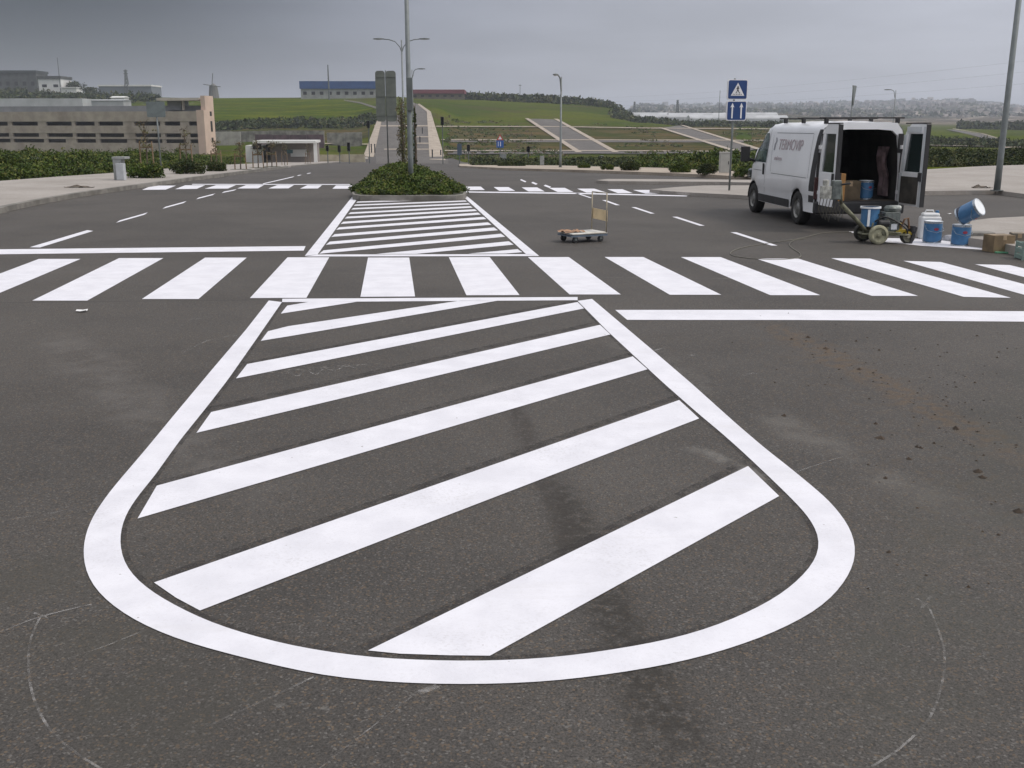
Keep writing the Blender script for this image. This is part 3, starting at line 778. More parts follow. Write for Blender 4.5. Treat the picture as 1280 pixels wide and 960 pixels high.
def shrub(px, row, wpx, hpx, label, mats=LEAF, cat='shrub', group='small shrubs along the pavements', off=.12):
    b = hit(px, row, off); k = b.y * UK
    w = wpx * k; h = hpx * k * .97
    t = thing('shrub', b, label, cat, group)
    base = []
    nc = 70
    for _ in range(nc):
        a = random.random() * 6.28; r = random.random() ** .6 * w / 2 * .86; hh = h * (1 - (r / (w / 2)) ** 2) ** .5
        base.append((Vector((r * cos(a), r * sin(a) * .7, hh * random.uniform(.15, .9))), w * .13))
    clumpcloud(base, 0, w * .034, mats, 60, 'foliage', t)
    m_ = MB()
    for i in range(6):
        a = i * 1.05; m_.tube([(0, 0, 0), (cos(a) * w * .12, sin(a) * w * .1, h * .4), (cos(a) * w * .28, sin(a) * w * .2, h * .75)], [.02, .012, .005], 5)
    m_.build('stem', BARK, t)
for a in [(184,222,50,19,'low rounded green shrub on the left pavement beside the grey cabinet',LEAF), (234,217,46,18,'broad dark shrub on the left pavement, second one after the cabinet',LEAFD), (270,214,30,13,'small dark shrub on the left pavement, third one after the cabinet',LEAFD),
          (730,210,18,7,'tiny green shrub on the far right pavement near the slim lamp post',LEAF), (759,212,18,8,'small green shrub on the far pavement, second after the slim lamp post',LEAF), (788,213,27,12,'wide green shrub on the far pavement, third after the slim lamp post',LEAFD),
          (849,215.5,30,13,'wide green shrub on the far pavement left of the grey cabinet',LEAF), (884,218,28,15,'green shrub on the far pavement touching the grey cabinet',LEAFD), (929,221,26,14,'green shrub between the signpost and the van mirror',LEAF),
          (640,207.5,36,5,'very low flat shrub on the far pavement beside the blue lane sign',LEAFD)]:
    shrub(*a)

# ------------------------------------------------------------------ metals etc
GALV = mat('galvanised_steel', (.19, .21, .21), .55, .35, .1, 5)
GALVD = mat('weathered_steel', (.13, .145, .14), .6, .3, .12, 4)
WOOD = mat('stake_wood', (.20, .14, .085), .9, var=.25, scale=9)
BLACK = mat('black_plastic', (.018, .018, .02), .55, var=.2, scale=8)
WHITE = mat('white_paint', (.70, .70, .70), .5, var=.05, scale=3)
CREAM = mat('rendered_wall', (.50, .45, .39), .9, var=.08, scale=.4, grime=(.30, .27, .23))
CONC = mat('concrete', (.35, .305, .25), .9, var=.12, scale=.5, grime=(.23, .19, .15))
CONCP = mat('pink_render', (.56, .43, .35), .9, var=.06, scale=.4)
DARKIN = mat('dark_interior', (.022, .021, .02), .9, var=.2, scale=1)
GREYC = mat('cabinet_grey', (.27, .28, .275), .7, var=.08, scale=5, grime=(.17, .17, .15))
GLASS = mat('dark_glass', (.02, .03, .03), .08, var=.1, scale=4, spec=.8)
REDM = mat('red_roof', (.16, .035, .045), .7, var=.1, scale=.5)
BLUEM = mat('blue_sheet', (.018, .065, .20), .6, var=.1, scale=.5)
SIGNBLUE = mat('sign_blue', (.012, .045, .16), .4, var=.05, scale=8)
SIGNWHITE = mat('sign_white', (.72, .72, .74), .45, var=.03, scale=8)
SIGNRED = mat('sign_red', (.5, .03, .03), .45, var=.05, scale=8)

# ------------------------------------------------------------------ saplings with stakes in the left pavement
def sapling(px, row, top_row, label, wide=.55, leafy=True, grp='staked saplings in the left pavement', off=.12):
    b = hit(px, row, off); k = b.y / F * cos(TH)
    h = (row - top_row) * b.y / F * cos(TH) ** 2
    t = thing('sapling', b, label, 'sapling', grp)
    m_ = MB(); m_.tube([(0, 0, 0), (.02, 0, h * .5), (-.03, .02, h)], [.035, .025, .008], 7)
    for i in range(9):
        a = i * 2.4; z = h * (.55 + .05 * i); m_.tube([(0, 0, z), (cos(a) * .16, sin(a) * .16, z + .22), (cos(a) * .22, sin(a) * .22, min(h * 1.05, z + .5))], [.01, .007, .003], 4)
    m_.build('trunk', BARK, t)
    for s_ in (-1, 1):
        m_ = MB(); m_.tube([(s_ * wide / 2, 0, 0), (s_ * wide / 2 * .9, 0, h * .62)], .03, 6); m_.build('stake', WOOD, t)
    m_ = MB(); m_.box((0, 0, h * .5), (wide * .95, .025, .06)); m_.build('tie', WOOD, t)
    if leafy:
        base = [(Vector((random.gauss(0, .13), random.gauss(0, .13), h * random.uniform(.5, 1))), .13) for _ in range(16)]
        clumpcloud(base, 0, .05, DRY, 10, 'foliage', t)
    m_ = MB(); m_.lathe([(0, .012), (.5, .012), (.52, 0)], n=14); m_.build('planting_pit', SOIL, t)
for a in [(185,215,152,'tall brown sapling with stakes rising from the low shrub by the cabinet'), (234,213,160,'sapling with stakes in front of the garage, behind the broad dark shrub'), (271,209,175,'staked sapling at the right corner of the garage'),
          (301,212,178,'staked sapling in a dark pit right of the garage'), (323,210,176,'staked sapling in front of the left end of the white shop'), (340,208.5,177,'staked sapling in front of the middle of the white shop'),
          (356,207,178,'staked sapling in front of the pale panel of the white shop'), (385,204.5,180,'slim staked sapling at the right end of the white shop')]:
    sapling(*a)
for a in [(664.5,176.5,163,'tiny bare sapling on the terrace left of the diagonal road, upper one'), (676,180,171,'tiny bare sapling on the terrace left of the diagonal road, lower one')]:
    sapling(*a, wide=1.2, leafy=True, grp='saplings on the terraces', off=0)
# slender trees of the central island
def slim_tree(px, Y, toprow, w, label, mats, dens):
    b = gp(px, Y, .1); h = (HC + Y * slope(toprow)) - b.z
    t = thing('slender_tree', b, label, 'tree', 'slender trees in the central island')
    m_ = MB(); m_.tube([(0, 0, 0), (.03, 0, h * .4), (-.02, 0, h * .8), (0, 0, h)], [.07, .055, .03, .01], 8)
    for i in range(22):
        a = i * 2.4; z = h * (.2 + .034 * i); m_.tube([(0, 0, z), (cos(a) * w * .3, sin(a) * w * .3, z + h * .06), (cos(a) * w * .45, sin(a) * w * .45, z + h * .14)], [.015, .01, .004], 4)
    m_.build('trunk', BARK, t)
    base = [(Vector((random.gauss(0, w * .22), random.gauss(0, w * .22), h * (random.uniform(.05, .99) ** 1.2))), w * .36) for _ in range(dens)]
    clumpcloud(base, 0, .045, mats, 24, 'crown', t, 1.5)
slim_tree(502.5, 48, 124, .40, 'slender brownish tree in the central island left of the thick lamp pole', DRY + DRY[:2], 75)
slim_tree(518.5, 52, 132, .13, 'very thin dark tree in the central island right of the thick lamp pole', LEAFD, 60)

# ------------------------------------------------------------------ lamp posts
def lamp_post(px, Y, h, label, arms, r0=.10, r1=.05, off=0.0, arm=1.9, base=None, grp='street lamps'):
    b = base or gp(px, Y, off)
    t = thing('street_lamp', b, label, 'street lamp', grp)
    m_ = MB(); m_.tube([(0, 0, 0), (0, 0, h * .1), (0, 0, h)], [r0 * 1.1, r0, r1], 14); m_.build('pole', GALV, t, smooth=True)
    m_ = MB(); m_.box((0, 0, .012), (r0 * 3, r0 * 3, .024)); m_.build('base_plate', GALVD, t)
    for a in arms:
        dx, dy = cos(a), sin(a)
        P = [(0, 0, h - .9), (dx * .12, dy * .12, h - .5), (dx * arm * .35, dy * arm * .35, h - .12), (dx * arm * .7, dy * arm * .7, h + .03), (dx * arm, dy * arm, h + .06)]
        m_ = MB(); m_.tube(P, .035, 8); am = m_.build('arm', GALV, t, smooth=True)
        m_ = MB(); R_ = Matrix.Rotation(a, 3, 'Z')
        prof = [(-.05, .03, .03), (.1, .09, .05), (.4, .13, .065), (.7, .09, .04), (.78, .02, .015)]
        rows = []
        for (x, wy, wz) in prof:
            rows.append([R_ @ Vector((arm + x, wy * cos(q), wz * sin(q) * (1.2 if sin(q) > 0 else .7))) + Vector((0, 0, h + .07)) for q in [2 * pi * i / 10 for i in range(11)]])
        m_.grid(rows); m_.build('lamp_head', GALVD, am, smooth=True)
        m_ = MB(); m_.box(R_ @ Vector((arm + .4, 0, 0)) + Vector((0, 0, h + .02)), (.4, .16, .02), a); m_.build('lens', WHITE, am)
    return t
near = gp(512, hit(512, 236.5, .14).y, .14)
t = lamp_post(0, 0, 9.2, 'thick grey lamp pole in the front of the central island', [0.0, pi], .075, .050, base=near, arm=2.0)
m_ = MB(); zz = HC + near.y * slope(118)
m_.box((.03, -.07, zz - near.z), (.17, .10, .92)); m_.build('control_box', GALVD, t, bevel=.01)
lamp_post(504.6, 78, HC + 78 * slope(50) - T(gp(504.6, 78).x, 78), 'double armed street lamp behind the thick lamp pole', [0.0, pi], .09, .05, arm=1.3)
lamp_post(516.5, 108, HC + 108 * slope(87) - T(gp(516.5, 108).x, 108), 'third street lamp along the central island, arms over both roads', [0.0], .08, .04, arm=.6)
lamp_post(701, hit(701, 209, .12).y, HC + hit(701, 209, .12).y * slope(96) - hit(701, 209, .12).z, 'slim grey street lamp on the far pavement in front of the diagonal road', [radians(250)], .075, .045, .12, arm=.7)
rb = G(1246, 238.5, .12)
lamp_post(0, 0, 9.5, 'tall grey lamp post on the right pavement near the picture edge', [radians(200)], .088, .062, base=rb)
lamp_post(1116, 118, HC + 118 * slope(113) - gp(1116, 118).z, 'street lamp rising behind the right rear door of the van', [pi], .07, .04, arm=.55)

# ------------------------------------------------------------------ signs
def sign_plate(m_, w, h, c, th=.03, r=.05, mi=0):
    pts = []
    for (sx, sz, a0) in ((1, 1, 0), (-1, 1, 90), (-1, -1, 180), (1, -1, 270)):
        for k in range(5):
            a = radians(a0 + 22.5 * k); pts.append(Vector((sx * (w / 2 - r) + cos(a) * r, 0, sz * (h / 2 - r) + sin(a) * r)) + Vector(c))
    m_.prism(pts, (0, -1, 0), th, mi)
b = G(911.5, 238, .10); k = b.y
z0 = b.z
t = thing('crossing_sign', b, 'pair of square blue signs, pedestrian crossing above two arrows, on one post', 'road sign', rz=radians(14))
m_ = MB(); m_.tube([(0, 0, 0), (0, 0, HC + k * slope(98) - z0)], .03, 10); m_.build('post', GALV, t, smooth=True)
def zrow(r): return HC + k * slope(r) - z0
zt, zb = (zrow(99.5) + zrow(124.5)) / 2, (zrow(126.5) + zrow(150.5)) / 2
hh = zrow(99.5) - zrow(124.5)
for nm, zc_ in (('crossing_plate', zt), ('arrow_plate', zb)):
    m_ = MB(); sign_plate(m_, .62, hh, (.06, -.035, zc_), .05, .05); pl = m_.build(nm, SIGNWHITE, t)
    m_ = MB(); sign_plate(m_, .575, hh - .045, (.06, -.087, zc_), .004, .04); m_.build('blue_field', SIGNBLUE, pl)
    m_ = MB(); Y_ = -.0935
    def P3(x, z): return Vector((.06 + x, Y_, zc_ + z))
    if nm == 'crossing_plate':
        m_.prism([P3(-.21, -.17), P3(.21, -.17), P3(0, .19)], (0, -1, 0), .003); m_.build('white_triangle', SIGNWHITE, pl)
        m_ = MB(); Y_ = -.099
        fig = [(-.012, .10), (.014, .10), (.018, .085), (.01, .072), (.026, .06), (.045, .02), (.036, .012), (.02, .038), (.018, -.01), (.045, -.065), (.075, -.10), (.055, -.105), (.025, -.07), (0, -.03), (-.022, -.07), (-.05, -.105), (-.068, -.095), (-.035, -.055), (-.018, -.01), (-.02, .03), (-.04, .005), (-.05, .015), (-.028, .055), (-.01, .07), (-.018, .085)]
        m_.prism([P3(x * 1.0, z) for x, z in fig], (0, -1, 0), .002)
        for i in range(6): m_.prism([P3(-.155 + i * .052, -.145), P3(-.13 + i * .052, -.145), P3(-.125 + i * .048, -.118), P3(-.145 + i * .048, -.118)], (0, -1, 0), .002)
        m_.build('pedestrian_symbol', BLACK, pl)
    else:
        for x in (-.14, .14):
            m_.prism([P3(x - .022, -.21), P3(x + .022, -.21), P3(x + .022, .11), P3(x + .062, .09), P3(x, .22), P3(x - .062, .09), P3(x - .022, .11)], (0, -1, 0), .003)
        m_.build('arrow', SIGNWHITE, pl)
# back of a warning sign, turned away, behind the van
Yb = 49.0; b = gp(1064, Yb, .1)
t = thing('triangular_sign', b, 'grey back of a downward pointing triangular sign showing above the van roof', 'road sign', rz=radians(62))
zt = HC + Yb * slope(107) - b.z; zb = HC + Yb * slope(132) - b.z
m_ = MB(); m_.tube([(0, .04, 0), (0, .04, zt - .05)], .03, 8); m_.build('post', GALV, t, smooth=True)
m_ = MB(); m_.prism([(-.46, 0, zt), (.46, 0, zt), (.05, 0, zb), (-.05, 0, zb)], (0, -1, 0), .03); m_.build('plate', GALV, t)
# back of a square sign by the left garage
b = gp(197, hit(197, 213, .12).y, .12); Y = b.y
t = thing('square_sign', b, 'pale grey back of a square road sign in front of the concrete garage', 'road sign')
zt = HC + Y * slope(127) - b.z; zb = HC + Y * slope(146.5) - b.z
m_ = MB(); m_.tube([(0, 0, 0), (0, 0, zt - .02)], .035, 8); m_.build('post', GALV, t, smooth=True)
m_ = MB(); sign_plate(m_, 23 * UK * Y, zt - zb, (0, -.04, (zt + zb) / 2), .02); m_.build('plate', mat('sign_back', (.17, .20, .20), .5, .2, .08, 6), t)
# direction sign with two tall panels seen from behind
Y = 62.0; b = gp(484, Y, .05)
t = thing('direction_sign', b, 'tall twin grey panels of a direction sign seen from behind, left of the lamp pole', 'road sign')
zt = HC + Y * slope(88.5) - b.z; zb = HC + Y * slope(152) - b.z
m_ = MB()
m_.tube([(0, 0, 0), (0, 0, zt + .02)], .04, 8); m_.build('post', GALVD, t, smooth=True)
PANB = mat('panel_back', (.15, .165, .145), .6, .2, .1, 3)
for x0, w, lbl in ((-.33, .56, ''), (.30, .58, '')):
    m_ = MB()
    pts = [Vector((x0 + w / 2 * s_ * (1 - .06 * q), -.06, zt - .04 * q * q)) for s_, q in ((-1, 0),)]
    sign_plate(m_, w, zt - zb, (x0, -.05, (zt + zb) / 2), .04, .16); p_ = m_.build('panel', PANB, t)
    for zz in (.12, .5, .88): m_ = MB(); m_.box((x0, -.105, zb + (zt - zb) * zz), (w * .96, .03, .04)); m_.build('bracket', PANB, p_)

# traffic lights
def traffic_light(px, Y, rtop, rbot, label, w=.36):
    b = gp(px, Y, .05); zt = HC + Y * slope(rtop) - b.z; zb = HC + Y * slope(rbot) - b.z
    t = thing('traffic_light', b, label, 'traffic light', 'traffic lights at the far crossroads')
    m_ = MB(); m_.tube([(0, 0, 0), (0, 0, zt - .05)], .06, 8); m_.build('pole', GALVD, t)
    m_ = MB(); m_.box((0, -.12, (zt + zb) / 2), (w, .2, zt - zb)); hd = m_.build('signal_head', BLACK, t, bevel=.03)
    for i in range(3):
        m_ = MB(); c_ = (0, -.22, zb + (zt - zb) * (i + .5) / 3); m_.lathe([(.0, 0), (.10, 0), (.12, -.10)], c_, 'Y', 10); m_.build('visor', BLACK, hd)
for a in [(585.3,118,181,188.5,'traffic light on the far pavement, first one right of the ramp'), (553,122,146,156.5,'tall traffic light seen against the green hill right of the ramp'), (460.6,126,151,160,'tall traffic light at the left edge of the ramp'),
          (435,120,178,189,'traffic light between the white shop and the ramp'), (423,128,181.5,190,'small traffic light just right of the white shop'), (660.5,108,183,190,'traffic light right of the blue lane sign'), (408,132,182,189,'traffic light in front of the fence at the shop corner')]:
    traffic_light(*a)
for px, rb_, rt_, lb in [(528,166,159.5,'dark bollard on the right lane of the ramp, uppermost one'),(525,177,171,'dark bollard on the right lane of the ramp, second from top'),(540.5,197,187,'dark post at the foot of the right ramp pavement'),(551,193,187.5,'short dark post at the outer foot of the right ramp pavement'),(464.4,190,180,'dark post at the foot of the left ramp pavement, outer one'),(468.6,190,180,'dark post at the foot of the left ramp pavement, inner one')]:
    p = hit(px, rb_, .25); h = (rb_ - rt_) * p.y / F * cos(TH) ** 2; t = thing('bollard', p, lb, 'bollard', 'posts on the ramp')
    m_ = MB(); m_.tube([(0, 0, -.3), (0, 0, h)], .14, 8); m_.build('post', BLACK, t)
    m_ = MB(); m_.lathe([(.16, h - .1), (.19, h), (0, h + .08)], n=10); m_.build('cap', BLACK, t)
# blue lane sign with triangle above
Y = 105.0; b = gp(625, Y, .12); t = thing('lane_sign', b, 'small blue sign under a red triangle on the far pavement', 'road sign')
m_ = MB(); m_.tube([(0, 0, 0), (0, 0, HC + Y * slope(168) - b.z)], .05, 8); m_.build('post', GALV, t)
za, zb_, zc_ = HC + Y * slope(175.5) - b.z, HC + Y * slope(184.5) - b.z, HC + Y * slope(168) - b.z
m_ = MB(); m_.box((0, -.08, (za + zb_) / 2), (.72, .04, za - zb_)); pl = m_.build('blue_plate', mat('bright_blue', (.02, .10, .36), .45, var=.05), t)
m_ = MB(); m_.box((.05, -.105, (za + zb_) / 2), (.07, .006, .45)); m_.box((-.18, -.105, (za + zb_) / 2), (.05, .006, .45)); m_.build('arrow', SIGNWHITE, pl)
m_ = MB(); m_.prism([(-.34, -.08, za + .03), (.34, -.08, za + .03), (0, -.08, zc_)], (0, -1, 0), .03); pl = m_.build('triangle_plate', SIGNRED, t)
m_ = MB(); m_.prism([(-.2, -.112, za + .1), (.2, -.112, za + .1), (0, -.112, zc_ - .14)], (0, -1, 0), .005); m_.build('white_centre', SIGNWHITE, pl)
Y = 118.0; b = gp(574, Y, .05); t = thing('direction_board', b, 'narrow dark blue board on a post beside the foot of the ramp', 'road sign')
m_ = MB(); m_.tube([(0, 0, 0), (0, 0, HC + Y * slope(179) - b.z)], .06, 8); m_.build('post', GALVD, t)
m_ = MB(); m_.box((0, -.1, (HC + Y * slope(180) + HC + Y * slope(194)) / 2 - b.z), (.5, .05, Y * (slope(180) - slope(194)))); m_.build('board', mat('dull_blue', (.06, .09, .13), .6), t)

# ------------------------------------------------------------------ cabinets
def cabinet(px, row, wpx, hpx, label, style=0, off=.12, m=GREYC):
    b = hit(px, row, off); k = b.y * UK; w = wpx * k; h = hpx * k * .96
    t = thing('utility_cabinet', b, label, 'cabinet', 'utility cabinets on the pavements', rz=radians(-4))
    if style == 1:
        m_ = MB(); m_.box((-w * .18, .12, h / 2), (w * .6, .35, h)); m_.box((0, .12, h - .04), (w, .4, .08)); m_.build('back_housing', m, t, bevel=.01)
        m_ = MB(); m_.box((w * .2, -.16, h * .36), (w * .58, .2, h * .72)); d = m_.build('front_housing', mat('cabinet_light', (.42, .44, .46), .6, var=.06), t, bevel=.01)
        m_ = MB(); m_.box((w * .2, -.262, h * .36), (w * .5, .01, h * .64)); m_.build('door', mat('cabinet_light', (.42, .44, .46)), d)
    else:
        m_ = MB(); m_.box((0, 0, h / 2 + .02), (w, w * .7, h - .04)); m_.build('housing', m, t, bevel=.01)
        m_ = MB(); m_.box((0, 0, h), (w * 1.08, w * .78, .05)); m_.build('lid', m, t, bevel=.01)
        m_ = MB(); m_.box((0, -w * .355, h * .5), (w * .86, .012, h * .84)); dd = m_.build('door', m, t)
        m_ = MB(); m_.box((w * .33, -w * .37, h * .52), (.03, .02, .12)); m_.build('handle', BLACK, dd)
cabinet(151.5, 225, 17, 30, 'stepped grey utility cabinet on the left pavement next to the low shrub', 1)
cabinet(905, 217, 13, 27, 'pale grey utility cabinet beside the signpost in front of the thicket', 0, m=mat('cabinet_pale', (.36, .36, .34), .7, var=.06, scale=5))
cabinet(629.5, 205, 6.5, 12, 'small grey cabinet under the blue lane sign', 0)
cabinet(677.5, 207, 5, 12, 'narrow grey cabinet left of the slim street lamp', 0)
cabinet(752, 200, 5, 5.5, 'tiny pale cabinet in the hedge beyond the cross street', 0, 0)

# ------------------------------------------------------------------ the garage
def bldg_frame(px, Y, rz, name, label, cat='building', grp=None):
    b = gp(px, Y); return thing(name, b, label, cat, grp, rz), b
Yg = 215.0
gt, gb = bldg_frame(247, Yg, radians(-13), 'parking_garage', 'long brown concrete parking garage with dark open storeys at left')
gz0 = gb.z
def zr(row, Y=Yg): return HC + Y * slope(row) - gz0
LEN = 150.0
def band(r0, r1, nm, y0=0, m=CONC, x0=-LEN, x1=0, th=.5):
    m_ = MB(); z1, z0_ = zr(r0), zr(r1); m_.box(((x0 + x1) / 2, y0 + th / 2, (z0_ + z1) / 2), (x1 - x0, th, z1 - z0_)); return m_.build(nm, m, gt)
band(139, 151.8, 'parapet'); band(157, 166.8, 'parapet'); band(171.6, 174.2, 'rail_beam'); band(179, 198, 'base_wall')
band(131.5, 139.2, 'roof_parapet', 3.5, mat('grey_blue_wall', (.20, .21, .22), .9, var=.1, scale=.5))
m_ = MB()
m_ = None
for r in (139.4, 157.4, 179.4):
    m_ = MB(); m_.box((-LEN / 2, 2.1, zr(r) - .2), (LEN - .4, 3.2, .35)); m_.box((-LEN / 2 - 6, 13.2, zr(r) - .2), (LEN - 12.4, 19, .35)); m_.build('floor_slab', CONC, gt)
m_ = MB(); m_.box((-12, 13, (zr(139.6) + zr(200)) / 2), (.4, 18.5, zr(139.6) - zr(200))); m_.build('end_wall', CONC, gt)
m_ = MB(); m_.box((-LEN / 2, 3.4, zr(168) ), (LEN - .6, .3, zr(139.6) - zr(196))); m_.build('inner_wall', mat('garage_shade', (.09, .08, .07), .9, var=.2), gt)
x = -2.0; i = 0
while x > -LEN:
    for (a, b_) in ((151.8, 157), (166.8, 171.6), (174.2, 179)):
        w = (.8, 2.0, 1.0, 2.6, .9)[(i + int(a)) % 5]
        m_ = MB(); m_.box((x - w / 2, .32, (zr(a) + zr(b_)) / 2), (w, .45, zr(a) - zr(b_) + .02)); m_.build('pier', CONC, gt)
    x -= 5.6 + (i % 3) * 1.4; i += 1
# stair tower at the right end
m_ = MB(); w_ = 3.4
m_.box((.85, 1.9, (zr(137.5) + zr(200)) / 2), (1.7, 4.2, zr(137.5) - zr(200))); tw = m_.build('stair_tower', CONCP, gt)
m_ = MB(); m_.box((1.2, 2.3, (zr(119.5) + zr(140)) / 2), (.98, 3.4, zr(119.5) - zr(140))); m_.build('tower_top', CONCP, gt)
for (a, b_) in ((139, 145), (151, 165), (172, 178)):
    m_ = MB(); m_.box((1.71, 2.6, (zr(a) + zr(b_)) / 2), (.06, .75, (zr(a) - zr(b_)) * .95)); m_.build('slit_window', DARKIN, tw)
m_ = MB(); m_.box((-4.6, 3.4, zr(123.7)), (9.6, 5.2, zr(122) - zr(125.4))); m_.build('roof_slab', CREAM, gt)
m_ = MB(); m_.box((-6.6, 4.3, zr(131)), (3.2, 3, zr(125.3) - zr(138))); m_.build('roof_room', mat('grey_blue_wall', (.2, .21, .22)), gt)
m_ = MB(); m_.box((-4.4, 2.6, zr(131)), (.4, .4, zr(125.3) - zr(138))); m_.build('column', CREAM, gt)

# ------------------------------------------------------------------ other buildings
def house(px0, px1, rtop, rbase, Y, name, label, wall, roof=None, rr=None, depth=12, wins=0, winrow=None, flat=True, grp=None, rz=0, base_drop=1.5, wm=DARKIN):
    c = gp((px0 + px1) / 2, Y); zt = HC + Y * slope(rtop); zb = min(c.z, HC + Y * slope(rbase)) - base_drop
    w = (px1 - px0) * UK * Y
    t = thing(name, Vector((c.x, Y, zb)), label, 'building', grp, rz)
    h = zt - zb; hr = 0 if rr is None else Y * (slope(rtop) - slope(rr))
    m_ = MB(); m_.box((0, depth / 2, (h - hr) / 2), (w, depth, h - hr)); wl = m_.build('wall', wall, t)
    if roof:
        m_ = MB()
        if flat: m_.box((0, depth / 2, h - hr / 2 + .02), (w + .8, depth + 1.4, hr))
        else: m_.prism([(-w / 2 - .4, -.6, h - hr), (-w / 2 - .4, depth + .6, h - hr), (-w / 2 - .4, depth / 2, h)], (1, 0, 0), w + .8)
        m_.build('roof', roof, t)
    if wins:
        a, b_ = winrow; za, zz = HC + Y * slope(a) - zb, HC + Y * slope(b_) - zb
        for i in range(wins):
            m_ = MB(); x = -w / 2 + w * (i + .5) / wins; ww = w / wins * .42
            m_.box((x, -.02, (za + zz) / 2), (ww, .12, za - zz)); m_.build('window', wm, wl)
    return t
WHT = mat('white_render', (.62, .62, .60), .8, var=.06, scale=.4)
SHED = mat('shed_wall', (.28, .29, .27), .85, var=.12, scale=.4)
PLAST = mat('greenhouse_plastic', (.40, .41, .42), .5, var=.12, scale=.15)
DKB = mat('dark_wall', (.075, .08, .075), .9, var=.2, scale=.3)
house(378, 471, 101.5, 122, 520, 'blue_warehouse', 'long warehouse with bright blue fascia on the hilltop', SHED, BLUEM, 111, 22, 9, (114.5, 118.5))
house(515, 580, 112, 123.5, 545, 'red_warehouse', 'low warehouse with dark red roof on the hilltop right of the lamp pole', mat('brown_wall', (.13, .11, .075), .9, var=.15, scale=.4), REDM, 117, 22, 7, (119, 121))
house(54, 82, 95, 113.5, 590, 'white_house', 'white house with dark flat roof on the hilltop at left', WHT, DKB, 98.5, 14, 2, (105.5, 109))
house(82, 100, 109, 113.5, 585, 'white_annex', 'low white annex right of the white hilltop house', WHT, WHT, 110, 8)
house(-40, 52, 88, 112, 640, 'dark_block', 'long dark block on the hilltop at the far left', DKB, mat('slate', (.05, .06, .06), .8), 91, 16, 9, (102, 107))
house(128, 193, 106, 112, 640, 'low_pavilion', 'long low pavilion with pale roof on the left skyline', mat('glass_front', (.16, .18, .20), .5), WHT, 108, 18)
house(-80, 106, 123, 128, 430, 'long_greenhouse', 'long pale greenhouse behind the roof of the garage', PLAST, None, None, 9, base_drop=4)
house(112, 157, 124, 127.5, 450, 'small_greenhouse', 'short pale greenhouse behind the garage, right of the long one', PLAST, PLAST, 125.5, 9, flat=False, base_drop=4)
house(142, 158, 120, 126, 470, 'white_hut', 'small white hut on the slope above the garage', WHT, WHT, 122, 6, flat=False)
# white greenhouses in the valley: rows of long tunnels
def tunnel(px0, px1, rt, rb, Y, label):
    w = (px1 - px0) * UK * Y; c = gp((px0 + px1) / 2, Y); zt = HC + Y * slope(rt); zb = min(HC + Y * slope(rb), c.z) - .5
    t = thing('greenhouse', Vector((c.x, Y, zb)), label, 'greenhouse', 'white greenhouses in the valley'); h = zt - zb; rows = []
    for i in range(17):
        a = pi * i / 16; rows.append([(x, 6 - 6 * cos(a), h * (.55 + .45 * sin(a)) if 0 < i < 16 else 0) for x in (-w / 2, w / 2)])
    m_ = MB(); m_.grid(rows); m_.add([Vector(r[0]) for r in rows], [tuple(range(17))]); m_.add([Vector(r[1]) for r in rows], [tuple(range(17))]); m_.build('cover', PLAST, t, smooth=False)
    m_ = MB(); n = max(3, int(w / 12))
    for i in range(n + 1): m_.box((-w / 2 + w * i / n, -.06, h * .27), (.3, .1, h * .52))
    m_.build('post', mat('far_post', (.3, .3, .3)), t)
for a in [(773,836,140.5,144.5,700,'white greenhouse nearest the green hill in the valley'), (800,880,143,148,640,'white greenhouse in the valley, second from the green hill'), (836,906,141,146.5,690,'white greenhouse in the valley left of the signpost'),
          (862,985,144,149.5,620,'longest white greenhouse in the valley, left of the van roof'), (905,972,140.5,144.5,760,'white greenhouse in the valley behind the blue signs')]: tunnel(*a)
# small white shop at the far end of the left pavement
Ys = 150.0
st, sb = bldg_frame(350, Ys, radians(6), 'white_shop', 'small white shop with projecting flat canopy beyond the left pavement')
def zs(r): return HC + Ys * slope(r) - sb.z
ks = UK * Ys
def X(p): return (p - 350) * ks
m_ = MB(); m_.box((X(362), 4, (zs(178) + zs(204)) / 2), (60 * ks, 7, zs(178) - zs(204))); m_.build('wall', mat('taupe_wall', (.24, .21, .19), .9, var=.08), st)
m_ = MB(); m_.box((X(357), 1.5, zs(177)), (76 * ks, 9, .35)); m_.box((X(394), -2.6, (zs(177) + zs(204)) / 2), (.45, .45, zs(177) - zs(204))); m_.build('canopy', WHT, st)
m_ = MB(); m_.box((X(315), 4, (zs(182) + zs(204)) / 2), (22 * ks, 5, zs(182) - zs(204))); m_.build('side_wing', WHT, st)
m_ = MB(); m_.box((X(318.5), 1.4, zs(183.5)), (1.2, .2, .7)); m_.build('window', DARKIN, st)
m_ = MB(); m_.box((X(333.5), .4, (zs(181) + zs(200)) / 2), (.5, .25, zs(181) - zs(200))); m_.build('door', DARKIN, st)
m_ = MB(); m_.box((X(371), .4, (zs(187) + zs(196)) / 2), (20 * ks, .22, zs(187) - zs(196))); m_.build('shop_front', WHT, st)
m_ = MB(); m_.box((X(360), .38, zs(189.5)), (.9, .2, .5)); m_.build('sign_board', mat('teal_board', (.08, .16, .18)), st)
